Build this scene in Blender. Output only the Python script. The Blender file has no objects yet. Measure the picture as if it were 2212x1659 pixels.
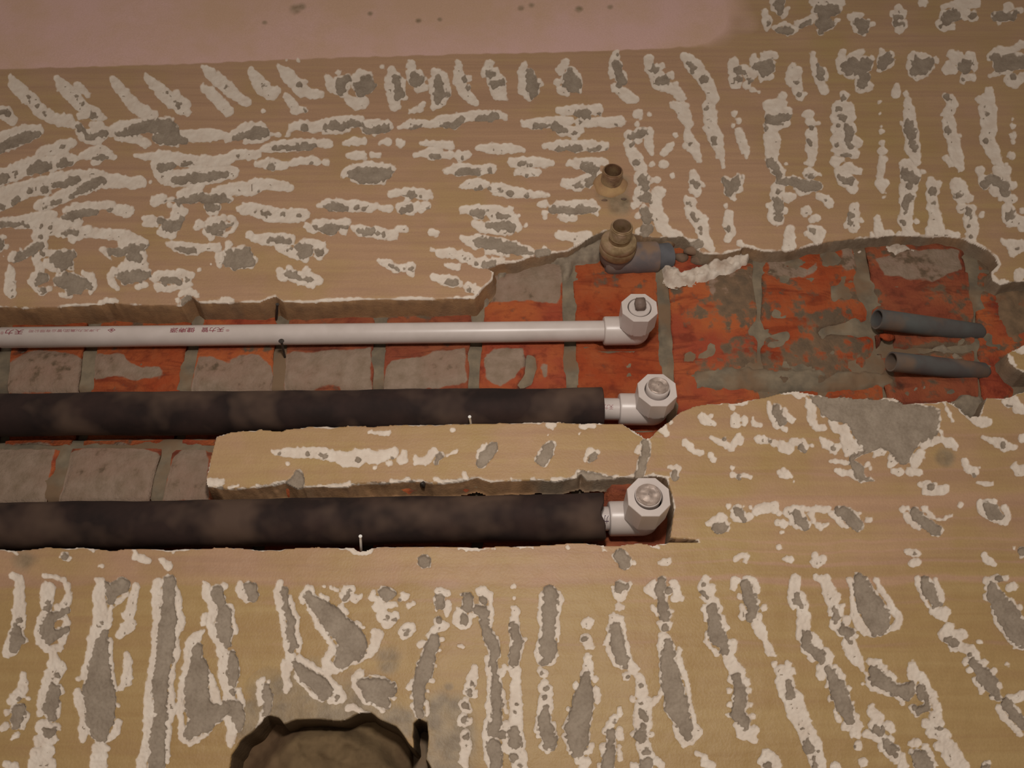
import bpy, bmesh, math
import numpy as np
from mathutils import Vector, Matrix

SC = bpy.context.scene
COL = SC.collection
R = math.radians

# ------------------------------------------------------------------ camera, light, exposure
FPX, DIST, PITCH, Z0 = 1750.0, 0.92, R(33.0), 1.45      # focal length in pixels of a 2212 px wide frame
CP, SP = math.cos(PITCH), math.sin(PITCH)
CAM = (0.0, -DIST * CP, Z0 - DIST * SP)
cd = bpy.data.cameras.new('camera')
cd.sensor_width = 36.0
cd.sensor_fit = 'HORIZONTAL'
cd.lens = FPX * 36.0 / 2212.0
cd.clip_start = 0.01
cam = bpy.data.objects.new('camera', cd)
cam.location = CAM
cam.rotation_euler = (R(90) + PITCH, 0, 0)
COL.objects.link(cam)
SC.camera = cam

w = bpy.data.worlds.new('world')
SC.world = w
w.use_nodes = True
w.node_tree.nodes['Background'].inputs[0].default_value = (1.0, 0.86, 0.74, 1)
w.node_tree.nodes['Background'].inputs[1].default_value = 0.30

ld = bpy.data.lights.new('phone_lamp', 'AREA')
ld.shape = 'DISK'
ld.size = 0.10
ld.energy = 4.35
ld.color = (1.0, 0.93, 0.86)
lamp = bpy.data.objects.new('phone_lamp', ld)
lamp.location = (0.0, -0.86, Z0 - 0.16)
lamp.rotation_euler = (R(90), 0, 0)
COL.objects.link(lamp)

SC.view_settings.view_transform = 'Standard'
SC.view_settings.look = 'None'
SC.view_settings.gamma = 1.0
SC.view_settings.use_curve_mapping = False
SC.view_settings.exposure = 0.0


# ------------------------------------------------------------------ helpers
def p2w(u, v, d):
    """photo pixel -> point at depth d (metres behind the painted face, +y into the wall)"""
    a = (np.asarray(u, dtype=np.float64) - 1106.0) / FPX
    b = (np.asarray(v, dtype=np.float64) - 829.5) / FPX
    lam = (d + DIST * CP) / (CP + b * SP)
    return a * lam, np.zeros_like(a) + d, CAM[2] + lam * (SP - b * CP)


def P(u, v, d):
    x, y, z = p2w(u, v, d)
    return Vector((float(x), float(y), float(z)))


def w2p(p):
    q = Vector(p) - Vector(CAM)
    fwd = q.y * CP + q.z * SP
    up = -q.y * SP + q.z * CP
    return 1106 + FPX * q.x / fwd, 829.5 - FPX * up / fwd


def toward_camera(u, v, d, vface):
    """depth of the point straight out of the wall from P(u,v,d) that shows at pixel row vface"""
    p = P(u, v, d)
    lo, hi = -0.12, d
    for _ in range(40):
        m = (lo + hi) / 2
        if w2p((p.x, m, p.z))[1] > vface:
            hi = m
        else:
            lo = m
    return m


_lat = {}


def vn(u, v, L, seed):
    """smooth value noise in [-1,1]"""
    if seed not in _lat:
        _lat[seed] = np.random.RandomState(seed).uniform(-1, 1, (256, 256)).astype(np.float32)
    g = _lat[seed]
    x = np.asarray(u, dtype=np.float32) / L + 97.3
    y = np.asarray(v, dtype=np.float32) / L + 61.7
    xi = np.floor(x).astype(np.int32)
    yi = np.floor(y).astype(np.int32)
    fx = x - xi
    fy = y - yi
    fx = fx * fx * (3 - 2 * fx)
    fy = fy * fy * (3 - 2 * fy)
    x0, x1, y0, y1 = xi & 255, (xi + 1) & 255, yi & 255, (yi + 1) & 255
    return (g[y0, x0] * (1 - fx) + g[y0, x1] * fx) * (1 - fy) + (g[y1, x0] * (1 - fx) + g[y1, x1] * fx) * fy


def sstep(a, b, x):
    t = np.clip((x - a) / (b - a), 0, 1)
    return t * t * (3 - 2 * t)


def sd_seg(u, v, a, b):
    ax, ay, ar = a
    bx, by, br = b
    dx, dy = bx - ax, by - ay
    L2 = dx * dx + dy * dy
    px, py = u - ax, v - ay
    t = np.clip((px * dx + py * dy) / L2, 0, 1) if L2 > 1e-9 else np.zeros_like(u)
    return np.hypot(px - t * dx, py - t * dy) - (ar + t * (br - ar))


def sd_poly(u, v, pts):
    d = np.full(u.shape, 1e9, dtype=np.float32)
    ins = np.zeros(u.shape, dtype=bool)
    n = len(pts)
    for i in range(n):
        ax, ay = pts[i]
        bx, by = pts[(i + 1) % n]
        dx, dy = bx - ax, by - ay
        L2 = dx * dx + dy * dy + 1e-9
        px, py = u - ax, v - ay
        t = np.clip((px * dx + py * dy) / L2, 0, 1)
        d = np.minimum(d, (px - t * dx) ** 2 + (py - t * dy) ** 2)
        c = (ay > v) != (by > v)
        if c.any():
            ins ^= c & (u < dx * (v - ay) / (dy if abs(dy) > 1e-9 else 1e-9) + ax)
    d = np.sqrt(d)
    return np.where(ins, -d, d)


def pts(s):
    return [tuple(float(k) for k in q.split(',')) for q in s.split()]


def smooth(me):
    me.polygons.foreach_set('use_smooth', np.ones(len(me.polygons), dtype=bool))


def mesh_from(name, verts, quads, mat, parent=None, attrs=None, sm=True, link=True):
    me = bpy.data.meshes.new(name)
    nv, nf = len(verts), len(quads)
    me.vertices.add(nv)
    me.vertices.foreach_set('co', np.asarray(verts, dtype=np.float32).ravel())
    me.loops.add(nf * 4)
    me.loops.foreach_set('vertex_index', np.asarray(quads, dtype=np.int32).ravel())
    me.polygons.add(nf)
    me.polygons.foreach_set('loop_start', np.arange(0, nf * 4, 4, dtype=np.int32))
    if attrs:
        for k, a in attrs.items():
            at = me.attributes.new(k, 'FLOAT', 'POINT')
            at.data.foreach_set('value', np.asarray(a, dtype=np.float32).ravel())
    me.update(calc_edges=True)
    if sm:
        smooth(me)
    me.materials.append(mat)
    o = bpy.data.objects.new(name, me)
    COL.objects.link(o)
    if parent:
        o.parent = parent
    return o


def bm_obj(name, bm, mat, parent=None, sm=True, angle=None):
    bmesh.ops.recalc_face_normals(bm, faces=bm.faces)
    me = bpy.data.meshes.new(name)
    if angle is not None:
        for e in bm.edges:
            if len(e.link_faces) == 2 and e.calc_face_angle(0) > angle:
                e.smooth = False
    bm.to_mesh(me)
    bm.free()
    if sm:
        smooth(me)
    me.materials.append(mat)
    o = bpy.data.objects.new(name, me)
    COL.objects.link(o)
    if parent:
        o.parent = parent
        o.matrix_parent_inverse = Matrix.Translation(-parent.location)
    return o


def thing(name, loc, label, cat, group=None):
    o = bpy.data.objects.new(name, None)
    o.empty_display_size = 0.02
    o.location = loc
    COL.objects.link(o)
    o['label'] = label
    o['category'] = cat
    if group:
        o['group'] = group
    return o


def frame_from(axis):
    z = axis.normalized()
    x = Vector((0, 0, 1)).cross(z)
    if x.length < 1e-4:
        x = Vector((1, 0, 0))
    x.normalize()
    return x, z.cross(x), z


def lathe(bm, a, axis, prof, n=40, closed=False, rmod=None):
    """prof: list of (distance along axis, radius); revolve about the line from a along axis"""
    x, y, z = frame_from(axis)
    rings = []
    for s, r in prof:
        ring = []
        for k in range(n):
            th = 2 * math.pi * k / n
            rr = r if rmod is None else rmod(s, r, th)
            ring.append(bm.verts.new(a + z * s + x * (rr * math.cos(th)) + y * (rr * math.sin(th))))
        rings.append(ring)
    for i in range(len(rings) - 1):
        for k in range(n):
            q = (k + 1) % n
            bm.faces.new((rings[i][k], rings[i][q], rings[i + 1][q], rings[i + 1][k]))
    if closed:
        bm.faces.new(rings[0][::-1])
        bm.faces.new(rings[-1])
    return rings


# ------------------------------------------------------------------ materials
class NT:
    def __init__(self, name, rough=0.85, spec=0.25):
        self.m = bpy.data.materials.new(name)
        self.m.use_nodes = True
        self.t = self.m.node_tree
        self.b = self.t.nodes['Principled BSDF']
        self.b.inputs['Roughness'].default_value = rough
        self.b.inputs['Specular IOR Level'].default_value = spec
        self.co = self.t.nodes.new('ShaderNodeTexCoord').outputs['Object']

    def link(self, a, b):
        self.t.links.new(a, b)

    def put(self, sock, val):
        if isinstance(val, bpy.types.NodeSocket):
            self.link(val, sock)
        else:
            sock.default_value = val

    def noise(self, scale, detail=3, stretch=(1, 1, 1), rough=0.55, dist=0.0):
        mp = self.t.nodes.new('ShaderNodeMapping')
        mp.inputs['Scale'].default_value = stretch
        self.link(self.co, mp.inputs[0])
        n = self.t.nodes.new('ShaderNodeTexNoise')
        n.inputs['Scale'].default_value = scale
        n.inputs['Detail'].default_value = detail
        n.inputs['Roughness'].default_value = rough
        n.inputs['Distortion'].default_value = dist
        self.link(mp.outputs[0], n.inputs['Vector'])
        return n.outputs['Fac']

    def attr(self, k):
        n = self.t.nodes.new('ShaderNodeAttribute')
        n.attribute_name = k
        return n.outputs['Fac']

    def rng(self, x, a, b, c=0.0, d=1.0):
        n = self.t.nodes.new('ShaderNodeMapRange')
        n.clamp = True
        self.put(n.inputs[0], x)
        for i, q in enumerate((a, b, c, d)):
            n.inputs[i + 1].default_value = q
        return n.outputs[0]

    def math(self, op, a, b=0.0):
        n = self.t.nodes.new('ShaderNodeMath')
        n.operation = op
        self.put(n.inputs[0], a)
        self.put(n.inputs[1], b)
        return n.outputs[0]

    def mix(self, f, a, b):
        n = self.t.nodes.new('ShaderNodeMix')
        n.data_type = 'RGBA'
        self.put(n.inputs[0], f)
        self.put(n.inputs[6], a)
        self.put(n.inputs[7], b)
        return n.outputs[2]

    def color(self, c):
        self.put(self.b.inputs['Base Color'], c)

    def bump(self, h, strength=0.3, dist=0.001):
        n = self.t.nodes.new('ShaderNodeBump')
        n.inputs['Strength'].default_value = strength
        n.inputs['Distance'].default_value = dist
        self.link(h, n.inputs['Height'])
        self.link(n.outputs[0], self.b.inputs['Normal'])


def srgb(r, g, b):
    f = lambda c: (c / 255.0) / 12.92 if c <= 10 else ((c / 255.0 + 0.055) / 1.055) ** 2.4
    return (f(r), f(g), f(b), 1.0)


def mat_plaster():
    t = NT('painted_plaster', 0.72, 0.3)
    grain = t.noise(1.0, 3, (5, 5, 110), 0.6, 0.4)
    grain2 = t.noise(1.0, 2, (2.2, 2.2, 34), 0.5, 0.8)
    low = t.noise(7.0, 3)
    mid = t.noise(60.0, 4)
    fine = t.noise(420.0, 3)
    aw, ag, ap, ad, sm, ct, gr = (t.attr(k) for k in ('aw', 'ag', 'ap', 'ad', 'smear', 'cut', 'grit_shade'))
    gm = t.math('ADD', t.math('MULTIPLY', grain, 0.55), t.math('MULTIPLY', grain2, 0.45))
    gf = t.rng(gm, 0.38, 0.62)
    yel = t.mix(gf, srgb(*YEL_A), srgb(*YEL_B))
    tan = t.mix(gf, srgb(*TAN_A), srgb(*TAN_B))
    dust = t.rng(t.math('ADD', ad, t.math('MULTIPLY', t.math('SUBTRACT', t.math('ADD', low, gm), 1.0), 1.1)), 0.1, 0.9)
    paint = t.mix(dust, yel, tan)
    pink = t.mix(t.rng(t.math('SUBTRACT', t.math('ADD', t.math('MULTIPLY', low, 1.4), t.math('MULTIPLY', mid, .5)), t.math('MULTIPLY', ad, 0.9)), 0.05, 0.75), srgb(*PINK_A), srgb(*PINK_B))
    paint = t.mix(t.rng(ap, 1.5, -1.5), paint, pink)
    paint = t.mix(t.rng(fine, 0.3, 0.75, 0.0, 0.16), paint, srgb(120, 92, 62))
    smc = t.mix(t.rng(mid, 0.35, 0.65), srgb(152, 134, 108), srgb(122, 104, 80))
    paint = t.mix(t.math('MULTIPLY', sm, t.rng(t.math('ADD', mid, low), 0.6, 1.1, 0.6, 1.0)), paint, smc)
    white = t.mix(t.rng(mid, 0.3, 0.75), srgb(*WHITE_A), srgb(*WHITE_B))
    grey = t.mix(t.rng(t.math('ADD', mid, t.math('MULTIPLY', fine, 0.5)), 0.5, 1.0), srgb(*GREY_A), srgb(*GREY_B))
    c = t.mix(t.rng(aw, 1.0, -1.0), paint, white)
    c = t.mix(t.rng(ag, 1.0, -1.0), c, grey)
    cutA = t.mix(t.rng(mid, 0.35, 0.7), srgb(150, 116, 84), srgb(124, 96, 72))
    cutB = t.mix(t.rng(mid, 0.35, 0.7), srgb(132, 116, 98), srgb(112, 96, 80))
    cut = t.mix(t.rng(t.math('ADD', gr, low), 0.7, 1.1), cutA, cutB)
    cut = t.mix(t.rng(gr, 2.0, 2.4), cut, t.mix(mid, srgb(104, 84, 60), srgb(66, 54, 42)))  # hole's cut faces: dirt, with the rim's shade painted into the colour
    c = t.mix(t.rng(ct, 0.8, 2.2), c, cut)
    t.color(c)
    pm = t.math('MULTIPLY', t.rng(aw, -1.0, 1.0), t.rng(ct, 1.0, 0.3))
    pm = t.math('MULTIPLY', pm, t.rng(ap, -1.0, 1.0, 0.35, 1.0))
    t.put(t.b.inputs['Roughness'], t.math('SUBTRACT', 0.9, t.math('MULTIPLY', pm, 0.36)))
    t.put(t.b.inputs['Specular IOR Level'], t.math('ADD', 0.1, t.math('MULTIPLY', pm, 0.45)))
    h = t.math('ADD', fine, t.math('MULTIPLY', mid, 1.2))
    t.bump(h, 0.35, 0.0012)
    return t.m


def mat_brick(name, a, b, dk):
    t = NT(name, 0.9, 0.15)
    low = t.noise(16, 4)
    mid = t.noise(70, 4)
    fine = t.noise(300, 3)
    rs, dkm, sm = t.attr('res'), t.attr('dark'), t.attr('smear')
    c = t.mix(t.rng(low, 0.38, 0.6), srgb(*a), srgb(*b))
    c = t.mix(t.rng(t.noise(1.0, 3, (12, 12, 55), 0.6, 1.0), 0.52, 0.66, 0, 0.65), c, srgb(*dk))
    c = t.mix(t.rng(mid, 0.52, 0.72, 0, 0.75), c, srgb(*dk))
    c = t.mix(t.rng(mid, 0.42, 0.28, 0, 0.5), c, srgb(150, 84, 56))
    rc = t.mix(t.rng(mid, 0.35, 0.68), srgb(148, 128, 112), srgb(128, 110, 92))
    rc = t.mix(t.rng(low, 0.42, 0.68, 0, .6), rc, srgb(142, 112, 96))
    e = t.math('ADD', rs, t.math('MULTIPLY', t.math('SUBTRACT', t.noise(55, 2), 0.5), 18.0))
    c = t.mix(t.rng(e, 1.5, -1.5), c, rc)
    sc = t.mix(t.rng(mid, 0.35, 0.65), srgb(124, 100, 78), srgb(100, 84, 68))
    sf = t.math('ADD', sm, t.math('MULTIPLY', t.math('SUBTRACT', t.math('ADD', low, mid), 1.0), 2.2))
    c = t.mix(t.rng(sf, 0.4, 0.7), c, sc)
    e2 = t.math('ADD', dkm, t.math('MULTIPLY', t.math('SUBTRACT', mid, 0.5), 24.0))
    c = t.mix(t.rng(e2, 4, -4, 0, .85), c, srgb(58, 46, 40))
    t.color(c)
    t.bump(t.math('ADD', t.math('MULTIPLY', mid, 1.5), fine), 0.6, 0.002)
    return t.m


def mat_simple(name, a, b, scale=60, rough=0.85, spec=0.25, metal=0.0, bump=0.3, bd=0.001, lo=0.35, hi=0.65, third=None, s3=18):
    t = NT(name, rough, spec)
    n = t.noise(scale, 4)
    c = t.mix(t.rng(n, lo, hi), srgb(*a), srgb(*b))
    if third:
        c = t.mix(t.rng(t.noise(s3, 3), 0.47, 0.62, 0, 0.85), c, srgb(*third))
    t.color(c)
    t.b.inputs['Metallic'].default_value = metal
    if bump:
        t.bump(n, bump, bd)
    return t.m


YEL_A, YEL_B = (172, 143, 94), (162, 130, 82)
TAN_A, TAN_B = (183, 146, 114), (168, 132, 104)
PINK_A, PINK_B = (215, 178, 169), (206, 171, 146)
WHITE_A, WHITE_B = (222, 210, 196), (206, 190, 174)
GREY_A, GREY_B = (160, 146, 130), (134, 120, 105)
M_PLASTER = mat_plaster()
M_BRICKS = [mat_brick('red_brick', (151, 71, 49), (169, 92, 53), (107, 46, 35)),
            mat_brick('orange_brick', (151, 68, 38), (159, 85, 50), (108, 46, 31)),
            mat_brick('dark_red_brick', (134, 70, 50), (151, 87, 58), (90, 47, 36))]
M_MORTAR = mat_simple('old_mortar', (136, 122, 102), (106, 96, 82), 45, 0.95, 0.1, 0, 0.6, 0.002, third=(122, 98, 76))
M_MORTAR_BROWN = mat_simple('brown_mortar', (132, 108, 84), (98, 82, 66), 50, 0.95, 0.1, 0, 0.7, 0.003, third=(140, 84, 56))
M_CEMENT = mat_simple('grey_cement', (146, 132, 114), (120, 108, 94), 90, 0.95, 0.1, 0, 0.5, 0.001)
M_CRUMB = mat_simple('crumbled_white_plaster', (214, 202, 188), (178, 160, 144), 60, 0.9, 0.1, 0, 0.6, 0.002)
M_STONE = mat_simple('brown_stone', (128, 104, 86), (100, 84, 72), 60, 0.9, 0.1)
M_FILL = mat_simple('dirty_cement', (118, 98, 72), (90, 74, 54), 36, 0.95, 0.1, 0, 0.7, 0.003, third=(102, 80, 60), s3=9)
M_PPR = mat_simple('white_pipe_plastic', (200, 188, 182), (190, 178, 171), 30, 0.34, 0.5, 0, 0.02)
M_SLEEVE = mat_simple('dark_foam_sleeve', (50, 35, 31), (32, 22, 20), 22, 0.8, 0.25, 0, 0.35, 0.003, 0.35, 0.65, third=(84, 66, 55), s3=12)
M_SLEEVE_IN = mat_simple('sleeve_core', (40, 32, 30), (30, 24, 22), 60, 0.9, 0.1)
M_INK = mat_simple('red_ink', (142, 62, 74), (128, 54, 66), 40, 0.6, 0.3, 0, 0)
M_INKF = mat_simple('faded_red_ink', (176, 128, 130), (166, 120, 120), 40, 0.6, 0.3, 0, 0)
M_INKD = mat_simple('dark_ink', (88, 66, 80), (78, 58, 72), 40, 0.6, 0.3, 0, 0)
M_METAL = mat_simple('dull_grey_metal', (172, 154, 142), (138, 122, 112), 160, 0.48, 0.5, 0.25, 0.3, 0.0008)
M_PEG = mat_simple('grey_peg', (128, 108, 98), (112, 94, 84), 90, 0.6, 0.3)
M_BRASS = mat_simple('dusty_brass', (160, 136, 102), (128, 104, 74), 90, 0.5, 0.4, 0.35, 0.3, 0.001, third=(170, 140, 116), s3=40)
M_BRASSD = mat_simple('rusty_brass', (136, 104, 76), (108, 78, 58), 90, 0.55, 0.4, 0.2, 0.3, 0.001, third=(150, 124, 90), s3=50)
M_GREYFIT = mat_simple('dusty_grey_plastic', (124, 108, 102), (98, 90, 90), 40, 0.7, 0.3, 0, 0.2, 0.001, third=(132, 106, 84), s3=26)
M_BLUEFIT = mat_simple('blue_grey_plastic', (100, 100, 104), (84, 84, 88), 40, 0.6, 0.35, 0, 0.1)
M_COND = mat_simple('blue_grey_conduit', (92, 94, 92), (86, 78, 76), 26, 0.8, 0.2, 0, 0.3, 0.001, 0.35, 0.65, third=(122, 98, 80), s3=18)
M_NAIL = mat_simple('dark_steel', (78, 70, 64), (58, 52, 48), 200, 0.5, 0.5, 0.5, 0.1)
M_NAILB = mat_simple('glint_steel', (240, 238, 234), (228, 226, 222), 200, 0.25, 0.8, 0.1, 0.02)  # near-white base colour stands in for the steel's glint

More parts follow.
